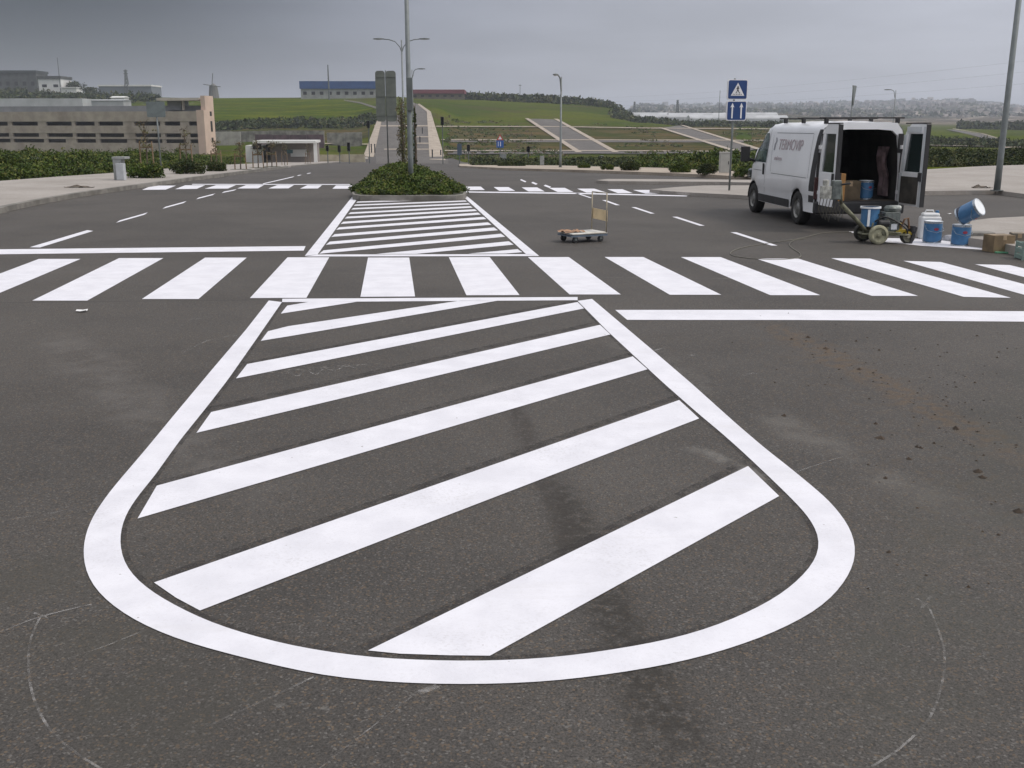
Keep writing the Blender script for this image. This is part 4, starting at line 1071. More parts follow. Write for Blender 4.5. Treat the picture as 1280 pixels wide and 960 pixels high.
# garden walls on the terraces behind the shop
def wallrun(px0, px1, rt, rb, Y, label, m, th=.4):
    w = (px1 - px0) * UK * Y; c = gp((px0 + px1) / 2, Y); zt = HC + Y * slope(rt); zb = min(HC + Y * slope(rb), c.z) - 1
    m_ = MB(); n = max(2, int(w / 4)); 
    for i in range(n): m_.box((-w / 2 + w * (i + .5) / n, 0, (zt - zb) / 2 + random.uniform(-.1, .1)), (w / n * .992, th, zt - zb))
    o = m_.build('retaining_wall', m, None); o.location = (c.x, Y, zb)
    tag(o, label, 'wall', 'walls on the terraces')
STONE = mat('grey_stone', (.20, .195, .17), .95, var=.3, scale=.6, grime=(.1, .1, .08))
wallrun(265, 405, 163.5, 173, 262, 'long grey stone wall below the left green field', STONE)
wallrun(408, 452, 165.5, 175, 268, 'grey stone wall between the shop and the ramp', STONE)
wallrun(318, 404, 168.5, 173.5, 248, 'low dark purple wall behind the white shop', mat('purple_wall', (.10, .065, .075), .9, var=.25, scale=.6))
wallrun(266, 300, 164.5, 174, 250, 'pale panelled wall right of the garage tower', mat('panel_wall', (.33, .32, .29), .9, var=.15, scale=.6))
wallrun(396, 455, 193.5, 198.5, 160, 'low pale wall between the shop and the foot of the ramp', mat('pale_wall', (.38, .34, .25), .9, var=.2, scale=.6))
# masts, pylons, windmill
def mast(px, rt, Y, label, cat='mast', r=.18, arms=0, lattice=False):
    b = gp(px, Y, -.3); h = HC + Y * slope(rt) - b.z
    t = thing('pylon' if lattice else 'mast', b, label, 'pylon' if lattice else cat, 'pylons and poles on the skyline'); m_ = MB()
    if lattice:
        w = h * .09
        for sx in (-1, 1):
            for sy in (-1, 1): m_.tube([(sx * w, sy * w, 0), (sx * w * .2, sy * w * .2, h)], r * .5, 4)
        for i in range(7):
            z0_, z1 = h * i / 7, h * (i + 1) / 7; w0, w1 = w * (1 - .8 * i / 7), w * (1 - .8 * (i + 1) / 7)
            for sy in (-1, 1): m_.tube([(-w0, sy * w0, z0_), (w1, sy * w1, z1)], r * .35, 4); m_.tube([(w0, sy * w0, z0_), (-w1, sy * w1, z1)], r * .35, 4)
    else: m_.tube([(0, 0, 0), (0, 0, h)], [r, r * .6], 6)
    m_.build('tower' if lattice else 'pole', GALVD, t)
    if arms:
        m_ = MB()
        for i in range(arms): m_.box((0, 0, h * (.95 - .1 * i)), (h * .16, r, r))
        m_.build('crossarm', GALVD, t)
mast(413, 81, 500, 'grey mast standing in front of the blue warehouse', r=.45)
mast(80.5, 72, 590, 'thin mast behind the white hilltop house', r=.28)
mast(163, 87, 640, 'lattice pylon above the long low pavilion', r=.5, arms=2, lattice=True)
mast(650, 105.5, 560, 'thin pole on the crest of the green hill', r=.2, arms=1)
mast(846, 125, 900, 'lattice pylon beyond the white greenhouses left of the signpost', r=.7, arms=3, lattice=True)
mast(898, 113, 620, 'tall thin pole just left of the blue signs', r=.22)
mast(792.5, 127, 900, 'lattice pylon in the haze right of the green hill', r=.5, arms=2, lattice=True)
b = gp(270, 570); t = thing('windmill', b, 'old windmill tower on the left skyline', 'windmill')
hW = HC + 570 * slope(104) - b.z
m_ = MB(); m_.lathe([(2.9, -1), (2.2, hW * .75), (2.1, hW * .8), (0, hW)], n=14); m_.build('tower', mat('mill_stone', (.16, .16, .15), .9), t)
m_ = MB()
for i in range(4):
    a = radians(8 + 90 * i); L_ = 8.5 * (.55 if i % 2 else .75); m_.tube([(0, -2.4, hW * .82), (sin(a) * L_, -2.5, hW * .82 + cos(a) * L_)], .2, 5)
m_.build('sail', GALVD, t)
# single trees on the crest
def far_tree(px, Y, rt, wpx, label):
    b = gp(px, Y, -.3); h = HC + Y * slope(rt) - b.z; w = wpx * UK * Y
    t = thing('tree', b, label, 'tree', 'lone trees on the crest'); m_ = MB()
    m_.tube([(0, 0, 0), (0, 0, h * .5), (.2, 0, h * .8)], [.3, .22, .08], 6)
    for i in range(5): a = i * 1.3; m_.tube([(0, 0, h * .4), (cos(a) * w * .3, sin(a) * w * .3, h * .75)], [.12, .04], 5)
    m_.build('trunk', BARK, t)
    base = [(Vector((random.gauss(0, w * .2), random.gauss(0, w * .2), h * random.uniform(.42, .95))), w * .17) for _ in range(30)]
    clumpcloud(base, 0, w * .05, LEAFD, 34, 'crown', t)
far_tree(669, 560, 118.5, 9, 'lone dark tree on the crest beside the thin pole')
far_tree(733, 545, 123, 8, 'low round tree at the right end of the crest')
far_tree(738, 548, 120.5, 5, 'pointed dark tree at the right end of the crest')
far_tree(118, 560, 110, 20, 'dark spreading tree on the slope right of the white hilltop house')
far_tree(96, 600, 103, 26, 'broad dark tree group crown right behind the white annex')

# ------------------------------------------------------------------ the van
VW = .90; ROOF = 2.02
def make_van():
    PAINTW = mat('van_paint', (.80, .81, .825), .34, 0, .03, 1.2, coat=.35)
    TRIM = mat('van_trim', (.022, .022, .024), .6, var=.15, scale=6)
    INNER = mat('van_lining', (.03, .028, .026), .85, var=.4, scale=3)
    INW = mat('door_inner', (.55, .58, .60), .5, var=.06, scale=3)
    RUB = mat('tyre_rubber', (.018, .017, .016), .85, var=.2, scale=12)
    RIM = mat('wheel_rim', (.22, .22, .21), .45, .6, .15, 8)
    rz = radians(94); c = G(999, 280.3)
    R_ = Matrix.Rotation(rz, 3, 'Z'); org = c - R_ @ Vector((.92, VW - .10, 0))
    t = thing('van', org, 'white panel van with both rear doors standing open and roof bars', 'van', rz=rz)
    RA, FA, AR = .92, 3.90, .40
    LEN = 4.72
    def top(x):
        K = [(0, ROOF - .05), (.12, ROOF), (2.9, ROOF), (3.1, ROOF - .04), (3.25, ROOF - .13), (4.08, 1.30), (4.2, 1.2), (4.55, 1.02), (4.66, .85), (LEN, .6)]
        return polyl(K, x)
    def hw(x): return polyl([(0, VW - .02), (.3, VW), (3.2, VW), (4.0, VW - .03), (4.4, VW - .12), (4.6, VW - .28), (LEN, VW - .42)], x)
    def zb(x):
        z = .30
        for a in (RA, FA):
            d = abs(x - a)
            if d < AR: z = max(z, .33 + sqrt(AR * AR - d * d) * .98)
        return z
    SEC = [(1.0, 0.0), (1.0, .62), (1.015, .64), (1.0, 1.02), (.995, 1.06), (.955, 1.45), (.90, 1.80), (.87, 1.90), (.80, 1.975), (.66, ROOF), (.3, ROOF + .015), (0, ROOF + .02)]
    def sec(x):
        tp = top(x); w = hw(x); out_ = []; b_ = zb(x)
        for i, (k, z) in enumerate(SEC):
            if i == 0: z = b_; kk = .985
            else: kk = k
            z = min(max(z, b_ + .012 * i), tp + (.02 if i == len(SEC) - 1 else 0) - .004 * (len(SEC) - 1 - i))
            if tp < ROOF - .2 and SEC[i][1] > tp - .05:  kk = k
            out_.append((w * kk, z))
        return out_
    xs = sorted(set([0, .02, .06, .12] + [round(.12 + i * .05, 3) for i in range(92)] + [RA - AR, RA + AR, FA - AR, FA + AR, LEN])); xs = [x for x in xs if x <= LEN]
    rows = []
    for x in xs:
        s_ = sec(x); rows.append([(x, y, z) for y, z in s_] + [(x, -y, z) for y, z in reversed(s_[:-1])])
    m_ = MB(); m_.grid(rows); m_.add([Vector(p) for p in rows[-1]], [tuple(range(len(rows[-1])))])
    body = m_.build('body', PAINTW, t, smooth=True)
    def sy(x, z, o=.004):
        s_ = sec(x)
        for (y0, z0_), (y1, z1) in zip(s_, s_[1:]):
            if z0_ <= z <= z1 and z1 > z0_: return y0 + (y1 - y0) * (z - z0_) / (z1 - z0_) + o
        return s_[0][0] + o
    def patch(m_, poly, s_=1, o=.005, n=10):
        """side decal following the panel: poly given as rows [(x_rear,x_front,z)]"""
        rows = []
        for (a, b_, z) in poly: rows.append([(a + (b_ - a) * i / n, s_ * sy(a + (b_ - a) * i / n, z, o), z) for i in range(n + 1)])
        m_.grid(rows)
    # lower trim
    for s_ in (1, -1):
        m_ = MB()
        for a, b_ in ((RA + AR + .03, FA - AR - .03),): patch(m_, [(a, b_, .31), (a, b_, .40), (a, b_, .47)], s_, .014, 24)
        m_.build('side_trim', TRIM, t)
        m_ = MB(); patch(m_, [(3.05, 4.00, 1.16), (3.05, 3.86, 1.25), (3.04, 3.72, 1.40), (3.04, 3.52, 1.55), (3.06, 3.36, 1.70), (3.12, 3.28, 1.79)], s_, .006); m_.build('cab_window', mat('cab_glass', (.07, .10, .095), .12, var=.5, scale=2.5, spec=.6), t)
        m_ = MB()                                              # black window surround towards the windscreen
        for (a0, z0_), (a1, z1) in (((3.98, 1.13), (3.33, 1.80)),):
            rows = []
            for i in range(13):
                k = i / 12; x = a0 + (a1 - a0) * k; z = z0_ + (z1 - z0_) * k
                rows.append([(x - .02, s_ * sy(x - .02, z, .008), z), (x + .06, s_ * sy(x + .06, z, .008), z)])
            m_.grid(rows)
        m_.build('window_seal', TRIM, t)
        m_ = MB()                                              # panel seams
        for (x0, z0_, x1, z1) in ((3.02, .5, 3.02, 1.86), (2.62, .95, .42, .95), (2.80, 1.75, 2.66, .98), (4.0, .98, 3.30, .98), (2.62, 1.80, .42, 1.80), (.40, 1.80, .34, .95)):
            rows = []; dx, dz = x1 - x0, z1 - z0_; l_ = hypot(dx, dz); nx, nz = -dz / l_ * .005, dx / l_ * .005
            for i in range(15):
                k = i / 14; x = x0 + dx * k; z = z0_ + dz * k; rows.append([(x + nx, s_ * sy(x + nx, z + nz, .003), z + nz), (x - nx, s_ * sy(x - nx, z - nz, .003), z - nz)])
            m_.grid(rows)
        m_.build('panel_seam', mat('seam_shadow', (.13, .135, .145), .8), t)
        m_ = MB(); m_.box((3.12, s_ * (sy(3.12, 1.02) + .016), 1.02), (.06, .03, .24)); m_.build('door_handle', TRIM, t, bevel=.01)
        m_ = MB(); m_.box((3.93, s_ * 1.10, 1.32), (.10, .20, .34)); m_.tube([(3.93, s_ * .84, 1.16), (3.93, s_ * 1.03, 1.22)], .035, 8); m_.build('mirror', TRIM, t, bevel=.03)
    # glass and nose
    m_ = MB()
    rows = []
    for x in (3.30, 3.5, 3.7, 3.9, 4.04):
        s_ = sec(x); w = s_[-3][0] * .92 + .04; rows.append([(x, w * k, top(x) + .022 - .02 * abs(k)) for k in (-1, -.5, 0, .5, 1)])
    m_.grid(rows); m_.build('windscreen', GLASS, t)
    m_ = MB(); m_.box((LEN - .02, 0, .42), (.22, 1.2, .3)); m_.build('front_bumper', TRIM, t, bevel=.05)
    for s_ in (1, -1):
        m_ = MB(); m_.box((4.50, s_ * .70, .86), (.26, .24, .22)); m_.build('headlight', GLASS, t, bevel=.05)
    # plates with lettering
    LET = mat('faded_lettering', (.50, .43, .45), .6, var=.15, scale=12)
    def text(s, size, x, z, shear=0, ext=.002, nm='lettering'):
        cu = bpy.data.curves.new('lettering', 'FONT'); cu.body = s; cu.size = size; cu.extrude = ext; cu.shear = shear; cu.align_x = 'LEFT'
        ob = bpy.data.objects.new('lettering', cu); COL.objects.link(ob); bpy.context.view_layer.update()
        me = bpy.data.meshes.new_from_object(ob.evaluated_get(bpy.context.evaluated_depsgraph_get())); COL.objects.unlink(ob); bpy.data.objects.remove(ob)
        me.materials.clear(); me.materials.append(LET)
        o = bpy.data.objects.new(nm, me); COL.objects.link(o); o.parent = t
        # van side (left): text runs from front to rear, normal +y
        a = math.atan2(sy(1.5, z + .1) - sy(1.5, z + .2), .1)
        o.matrix_local = Matrix.Translation((x, sy(x, z) + .006, z)) @ Matrix.Rotation(pi, 4, 'Z') @ Matrix.Rotation(pi / 2 - a, 4, 'X')
        return o
    text('TERMOVIP', .315, 2.36, 1.46, .1)
    text('sinalizacao', .12, 2.52, 1.24, .1)
    m_ = MB(); pts = [(2.62, 1.70), (2.54, 1.70), (2.50, 1.62), (2.57, 1.55), (2.56, 1.44), (2.64, 1.44), (2.64, 1.56), (2.58, 1.62)]
    m_.add([(x, sy(x, z, .007), z) for x, z in pts], [(0, 1, 2, 7), (2, 3, 6, 7), (3, 4, 5, 6)]); m_.build('logo_mark', mat('logo_grey', (.30, .30, .34), .6), t)
    # cargo space
    m_ = MB(); w = VW - .10; h = ROOF - .10
    Q = [(-w, .52), (w, .52), (w, 1.2), (w - .10, h - .15), (w - .2, h), (-w + .2, h), (-w + .10, h - .15), (-w, 1.2)]
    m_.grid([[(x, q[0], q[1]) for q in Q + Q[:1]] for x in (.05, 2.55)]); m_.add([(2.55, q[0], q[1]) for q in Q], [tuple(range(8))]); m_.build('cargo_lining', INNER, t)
    m_ = MB(); m_.box((1.3, 0, .50), (2.5, 1.6, .06)); m_.build('cargo_floor', mat('floor_ply', (.08, .065, .05), .9, var=.3), t)
    # rear frame (pillars, header, sill)
    fr = MB(); O = [(VW - .02, .36), (VW - .02, 1.05), (VW - .07, 1.5), (VW - .13, 1.86), (VW - .24, ROOF - .02), (.3, ROOF - .01)]; I = [(VW - .12, .52), (VW - .12, 1.05), (VW - .16, 1.5), (VW - .21, 1.76), (VW - .33, ROOF - .16), (.3, ROOF - .14)]
    for s_ in (1, -1):
        for k in range(5):
            a0, a1, b0, b1 = O[k], O[k + 1], I[k], I[k + 1]
            for x in (0.0,): fr.prism([(x, s_ * a0[0], a0[1]), (x, s_ * a1[0], a1[1]), (x, s_ * b1[0], b1[1]), (x, s_ * b0[0], b0[1])], (1, 0, 0), .08)
    fr.prism([(0, -.3, ROOF - .01), (0, .3, ROOF - .01), (0, .3, ROOF - .14), (0, -.3, ROOF - .14)], (1, 0, 0), .08)
    fr.build('rear_frame', PAINTW, t)
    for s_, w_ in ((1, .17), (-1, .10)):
        m_ = MB(); m_.box((-.012, s_ * (VW - .035 - w_ / 2), .94), (.02, w_, 1.02)); m_.box((-.010, s_ * (VW - .10 - w_ / 2), 1.62), (.016, w_, .36)); m_.build('pillar_shade', TRIM, t)  # black strips stand in for shadow at the rear edge and door gap
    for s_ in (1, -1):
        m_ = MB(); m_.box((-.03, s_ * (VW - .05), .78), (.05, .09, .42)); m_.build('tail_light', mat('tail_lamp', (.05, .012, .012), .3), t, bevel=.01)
        m_ = MB(); patch(m_, [(.0, .24, .5), (.0, .24, .8), (0, .22, 1.1), (0, .20, 1.45), (0, .18, 1.75), (0, .15, 1.88)], s_, .007, 5); m_.build('corner_shade', TRIM, t)  # the same painted shadow band, carried round onto the body sides
    m_ = MB(); m_.box((-.06, 0, .41), (.16, 1.78, .24)); m_.build('rear_bumper', TRIM, t, bevel=.04)
    m_ = MB(); m_.box((2.3, 0, .40), (4.2, 1.35, .22)); m_.box((RA, 0, .33), (.12, 1.4, .12)); m_.build('underbody', TRIM, t)
    # roof bars
    for x in (.10, 1.35, 2.45):
        m_ = MB(); m_.box((x, 0, ROOF + .075), (.07, 1.66, .03)); b_ = m_.build('roof_bar', TRIM, t, bevel=.01)
        for s_ in (1, -1):
            m_ = MB(); m_.box((x, s_ * .70, ROOF + .02), (.08, .07, .09)); m_.build('foot', TRIM, b_, bevel=.01)
    # rear doors
    def door(s_, ang, nm):
        e = bpy.data.objects.new('rear_door', None); COL.objects.link(e)
        W_, z0_, z1 = .86, .47, ROOF - .03
        # local: hinge axis at origin, door spans +x (towards free edge), outer face -y
        out_ = [(0, z0_), (W_, z0_), (W_, z1 - .02), (W_ - .3, z1), (.22, z1 - .05), (.10, 1.80), (.03, 1.4), (0, 1.0)]
        m_ = MB()
        rows = [(0, .47), (0, 1.0), (.035, 1.4), (.09, 1.72), (.17, 1.88), (.30, z1)]
        win = [(.13, 1.10), (W_ - .12, 1.10), (W_ - .12, 1.80), (.25, 1.80)]
        def slabp(pts, y0, y1): m_.prism([(x, y0, z) for x, z in pts], (0, 1, 0), y1 - y0)
        # frame of the door built round its window
        lowp = [(0, .47), (W_, .47), (W_, 1.10), (.01, 1.10)]
        slabp(lowp, 0, .07)
        slabp([(.01, 1.10), (.13, 1.10), (.25, 1.80), (.11, 1.80), (.035, 1.4)], 0, .07)
        slabp([(W_ - .12, 1.10), (W_, 1.10), (W_, 1.80), (W_ - .12, 1.80)], 0, .07)
        slabp([(.11, 1.80), (W_, 1.80), (W_, z1 - .02), (W_ - .25, z1), (.32, z1), (.18, 1.90)], 0, .07)
        return e, m_, win
    for s_, ang, lbl in ((1, 90, 'left'), (-1, 94, 'right')):
        e, m_, win = door(s_, ang, lbl)
        M = Matrix.Translation((-.035, s_ * (VW - .07), 0))
        # closed: left door spans from +y to -y (direction -y), outer face towards -x
        bpy.data.objects.remove(e)
        th = radians(ang)
        if s_ == 1: M = M @ Matrix.Rotation(-pi / 2 - th, 4, 'Z')           # swings out to the left
        else: M = M @ Matrix.Rotation(pi / 2 + th, 4, 'Z') @ Matrix.Scale(-1, 4, (0, 1, 0))
        def place(mb_, nm, m, par, bevel=0):
            mb_.v = [tuple(M @ Vector(v)) for v in mb_.v]; return mb_.build(nm, m, par, bevel=bevel)
        # outer face must be the local side which faces -x when closed
        sgn = 1
        d = place(m_, 'rear_door', PAINTW, t, .008)
        W_ = .86
        m_ = MB(); m_.prism([(x, .025, z) for x, z in win], (0, 1, 0), .012); place(m_, 'window', GLASS, d)
        fo, fi = (-.006, .074) if False else (.074, -.006)
        # which side is the outer one: left door -> local +y? resolved numerically
        test = (M.to_3x3() @ Vector((0, 1, 0)))
        closed_dir = Matrix.Rotation(-th if s_ == 1 else th, 3, 'Z') @ Vector((-1, 0, 0))
        outer_pos = test.dot(closed_dir) > 0
        yo, yi = (.07, 0) if outer_pos else (0, .07); so = 1 if outer_pos else -1
        m_ = MB(); m_.box((W_ - .10, yo + so * .014, .98), (.06, .028, .22)); place(m_, 'handle', TRIM, d)
        m_ = MB(); m_.box((.42, yi - so * .008, .76), (.62, .016, .50)); place(m_, 'inner_panel', mat('door_card', (.055, .05, .042), .85, var=.3, scale=6), d)
        m_ = MB()                                              # inner face border, pale
        for bx in ((.06, .76, .10, .62), (W_ - .04, 1.2, .075, 1.46), (.43, 1.88, .5, .10), (.12, 1.45, .07, .66)): m_.box((bx[0], yi - so * .006, bx[1]), (bx[2], .012, bx[3]), mi=0)
        place(m_, 'inner_frame', INW, d)
        m_ = MB()
        for (x0, z0_, x1, z1) in ((W_ + .004, .47, W_ + .004, ROOF - .05), (.1, ROOF - .025, W_, ROOF - .03)):
            m_.box(((x0 + x1) / 2, .035, (z0_ + z1) / 2), (max(.02, x1 - x0), .082, max(.02, z1 - z0_)))
        place(m_, 'rubber_seal', TRIM, d)
        m_ = MB(); m_.box((W_ - .05, yi - so * .02, 1.02), (.09, .05, .16)); place(m_, 'latch', TRIM, d)
        m_ = MB()
        for z in (.70, 1.55): m_.box((-.005, .035, z), (.09, .10, .07))
        place(m_, 'hinge', PAINTW, d)
    # wheels
    def wheel(x, y):
        s_ = 1 if y > 0 else -1; R0 = .335
        m_ = MB(); m_.lathe([(.20, -.10), (R0 - .03, -.105), (R0 - .008, -.09), (R0, -.06), (R0, .06), (R0 - .008, .09), (R0 - .03, .105), (.20, .10)], (x, y, R0), 'Y', 36)
        w = m_.build('wheel', RUB, t, smooth=True)
        m_ = MB(); m_.lathe([(.205, s_ * .098), (.19, s_ * .075), (.17, s_ * .06), (.10, s_ * .075), (.06, s_ * .095), (0, s_ * .10)], (x, y, R0), 'Y', 30)
        for k in range(8):
            a = k * pi / 4; m_.box((x + cos(a) * .14, y + s_ * .07, R0 + sin(a) * .14), (.05, .02, .05), Matrix.Rotation(-a, 3, 'Y'))
        m_.build('rim', RIM, w, smooth=False)
    for x in (RA, FA):
        for s_ in (1, -1): wheel(x, s_ * (VW - .12))
    for x in (RA, FA):                                          # wheel arch liners
        for s_ in (1, -1):
            m_ = MB(); rows = []
            for k in range(13):
                a = pi * k / 12; rows.append([(x + cos(a) * (AR - .005), s_ * (VW - .015), .33 + sin(a) * (AR - .005)), (x + cos(a) * (AR - .005), s_ * .5, .33 + sin(a) * (AR - .005))])
            m_.grid(rows); m_.build('wheel_arch', TRIM, t)
    return t, R_, org
van, VR, VO = make_van()
def vw(x, y, z): return VO + VR @ Vector((x, y, z))
CARD = mat('cardboard', (.30, .19, .09), .9, var=.12, scale=4, grime=(.2, .13, .07))
CARDO = mat('orange_cardboard', (.36, .19, .07), .9, var=.12, scale=4)
CANB = mat('can_blue', (.055, .165, .33), .35, .1, .1, 9, spec=.6)
CANW = mat('can_white', (.75, .78, .80), .45, var=.04, scale=6)
CANR = mat('can_red', (.30, .04, .07), .4, var=.05)
TIN = mat('can_metal', (.40, .45, .50), .3, .8, .08, 8)
def carton(loc, dims, rz, label, m=CARD, lid=0, grp='cardboard boxes beside and inside the van'):
    t = thing('cardboard_box', loc, label, 'box', grp, rz); w, d, h = dims
    m_ = MB(); m_.box((0, 0, h / 2), dims); b_ = m_.build('carton', m, t, bevel=.006)
    m_ = MB(); m_.box((0, 0, h + .002), (w * .98, .06, .004)); m_.box((0, -d / 2 - .002, h * .86), (.06, .004, h * .26)); m_.build('tape', mat('packing_tape', (.36, .27, .17), .4), b_)
    if lid:
        for s_ in (1, -1):
            m_ = MB(); m_.box((0, s_ * (d / 2 + .05), h + .02), (w, .14, .006), Matrix.Rotation(-s_ * .5, 3, 'X')); m_.build('flap', m, t)
    return t
carton(vw(.10, .50, .535), (.34, .42, .52), radians(12), 'orange brown cardboard box standing at the rear sill inside the van', CARDO)
carton(vw(.42, .06, .535), (.40, .38, .36), radians(4), 'dark brown cardboard box deeper in the van beside a blue can', mat('dark_cardboard', (.13, .10, .065), .9, var=.2))

m_ = MB(); rows = []
for i in range(11):
    rows.append([(.30 + .055 * j, -.66 - .05 * (i / 10) + .035 * sin(j * 1.7 + i * .5) - .02 * cos(i), 1.55 - .095 * i) for j in range(9)])
m_.grid(rows); m_.grid([[(x + .004, y + .012, z) for x, y, z in r] for r in rows]); o = m_.build('hanging_cloth', mat('pink_grey_cloth', (.24, .17, .18), .95, var=.35, scale=5), None, smooth=True); o.location = VO; o.rotation_euler = VR.to_euler(); tag(o, 'pinkish grey work cloth hanging inside the van on its right wall', 'cloth')
def can(loc, label, r=.15, h=.36, M=None, grp='blue and white paint cans', lid=True, rzr=0):
    t = thing('paint_can', loc, label, 'paint can', grp)
    if M is not None: t.rotation_euler = M.to_euler()
    elif rzr: t.rotation_euler = (0, 0, rzr)
    m_ = MB(); m_.lathe([(0, 0), (r * .97, 0), (r * .97, .012), (r * .955, .02), (r * .955, h - .02), (r * .99, h - .012), (r * .99, h), (r * .93, h), (r * .93, h - .01)], n=28); bd = m_.build('body', TIN, t, smooth=False)
    m_ = MB(); rows = []                                            # printed wrap with a wavy lower edge
    for i in range(37):
        a = 2 * pi * i / 36; rr = r * .96 + .001; lo = h * (.22 + .16 * sin(a * 1.0 + .6)); rows.append([(rr * cos(a), rr * sin(a), z) for z in (lo, h * .5, h * .9)])
    m_.grid(rows); m_.build('label_wrap', CANB, bd, smooth=True)
    m_ = MB(); rows = []
    for i in range(37):
        a = 2 * pi * i / 36; rr = r * .96 + .003; lo = h * (.22 + .16 * sin(a + .6)); rows.append([(rr * cos(a), rr * sin(a), z) for z in (.03, lo * .9)])
    m_.grid(rows); m_.build('dark_wave', mat('can_navy', (.02, .03, .06), .4), bd)
    m_ = MB(); rows = []
    for i in range(6):
        a = radians(-106 + 6 * i); rr = r * .96 + .005; dz = .020 * sqrt(max(0, 1 - ((i - 2.5) / 2.6) ** 2)) + .004; rows.append([(rr * cos(a), rr * sin(a), h * .66 + s_ * dz) for s_ in (-1, 1)])
    m_.grid(rows); m_.build('red_emblem', CANR, bd)
    if lid:
        m_ = MB(); m_.lathe([(0, h - .004), (r * .90, h - .004), (r * .92, h + .004), (r * .86, h + .006), (r * .84, h - .001), (0, h - .001)], n=28); m_.build('lid', CANW, t)
    m_ = MB(); m_.tube([(r * .97 * cos(a), r * .97 * 1.02 * sin(a) if False else r * 1.0, 0) for a in ()] or [(-r * .98, 0, h * .82), (-r * .9, -r * .75, h * .6), (0, -r * 1.08, h * .5), (r * .9, -r * .75, h * .6), (r * .98, 0, h * .82)], .004, 6); m_.build('wire_handle', TIN, t)
    return t
can(vw(.42, -.32, .535), 'blue paint can standing inside the van behind the machine', .15, .36, rzr=.3)
ca = G(1164.5, 303.5); can(ca, 'blue paint can with red emblem in front of the white jerrycan', .155, .37)
cb = G(1200, 307); can(cb, 'blue paint can with red emblem carrying a tilted can', .155, .35)
ax = Vector((.50, -.56, .44)).normalized()
M = ax.to_track_quat('Z', 'Y').to_matrix().to_4x4()
cc_ = cb + Vector((-.02, .0, .365)) + Vector((0, 0, .155 * sqrt(1 - ax.z ** 2))) - ax * .04
can(cc_, 'blue paint can tipped over on another can, white lid facing right', .155, .36, M.to_3x3())
# white jerrycan
jb = G(1160, 298.5); t = thing('jerrycan', jb, 'white plastic jerrycan behind the blue paint can', 'jerrycan', rz=radians(-8))
m_ = MB(); m_.box((0, 0, .20), (.34, .26, .40)); m_.box((0, 0, .425), (.29, .20, .07)); m_.build('body', mat('white_plastic', (.62, .63, .63), .55, var=.06, scale=5), t, bevel=.035, seg=3)
m_ = MB(); m_.tube([(-.10, 0, .44), (-.08, 0, .50), (.04, 0, .50), (.06, 0, .44)], .014, 8); m_.build('handle', mat('white_plastic', (.6, .6, .6)), t)
m_ = MB(); m_.lathe([(.0, .50), (.03, .50), (.033, .455), (.033, .44)], (.11, 0, 0), n=14); m_.build('cap', CANB, t)
# crumpled rag between the cans
m_ = MB(); rows = []
for i in range(13):
    a = 2 * pi * i / 12; rows.append([(cos(a) * r * (1 + .25 * sin(a * 5 + r * 20)), sin(a) * r * (1 + .2 * cos(a * 4)), z + .02 * sin(a * 6)) for r, z in ((.0, .085), (.07, .09), (.12, .05), (.15, .0))])
m_.grid(rows); o = m_.build('rag', mat('rag_cloth', (.35, .36, .40), .95, var=.25, scale=8), None, smooth=True); o.location = G(1187, 300.5); tag(o, 'crumpled pale rag on the ground left of the can carrying the tilted one', 'rag')
# boxes on the right kerb
carton(G(1247, 314.5), (.36, .30, .27), radians(8), 'brown cardboard box at the right kerb just right of the stone block', mat('dull_cardboard', (.20, .145, .085), .9, var=.2, scale=5))
carton(G(1270, 311), (.20, .26, .26), radians(-12), 'small grey brown box at the right edge of the picture', mat('grey_cardboard', (.17, .15, .12), .9, var=.2))
m_ = MB(); m_.box((0, 0, .10), (.44, .3, .20)); o = m_.build('stone_block', mat('stone', (.22, .21, .19), .9, var=.2, scale=6, bump=.3), None, bevel=.02); o.location = G(1223, 304.5); o.rotation_euler = (0, 0, radians(-6)); tag(o, 'grey stone block between the paint cans and the cardboard box', 'stone')
m_ = MB(); m_.box((0, 0, .01), (.44, .09, .02)); o = m_.build('plank', mat('green_paint', (.08, .28, .16), .6, var=.1), None, bevel=.003); o.location = G(1262, 316.5, .002); o.rotation_euler = (0, 0, radians(-8)); tag(o, 'short green board lying in front of the cardboard box', 'board')
t = thing('crate', G(1291, 324), 'pale green crate cut by the right picture edge', 'crate', rz=radians(-6)); m_ = MB()
CRG = mat('crate_green', (.20, .28, .25), .6, var=.08)
for z in (.04, .13, .22):
    m_.box((0, -.15, z), (.42, .012, .06)); m_.box((0, .15, z), (.42, .012, .06)); m_.box((-.205, 0, z), (.012, .3, .06)); m_.box((.205, 0, z), (.012, .3, .06))
m_.box((0, 0, .012), (.4, .29, .012)); m_.build('slats', CRG, t)
for sx in (-1, 1):
    for sy_ in (-1, 1): m_ = MB(); m_.box((sx * .2, sy_ * .145, .13), (.03, .03, .26)); m_.build('corner_post', CRG, t)

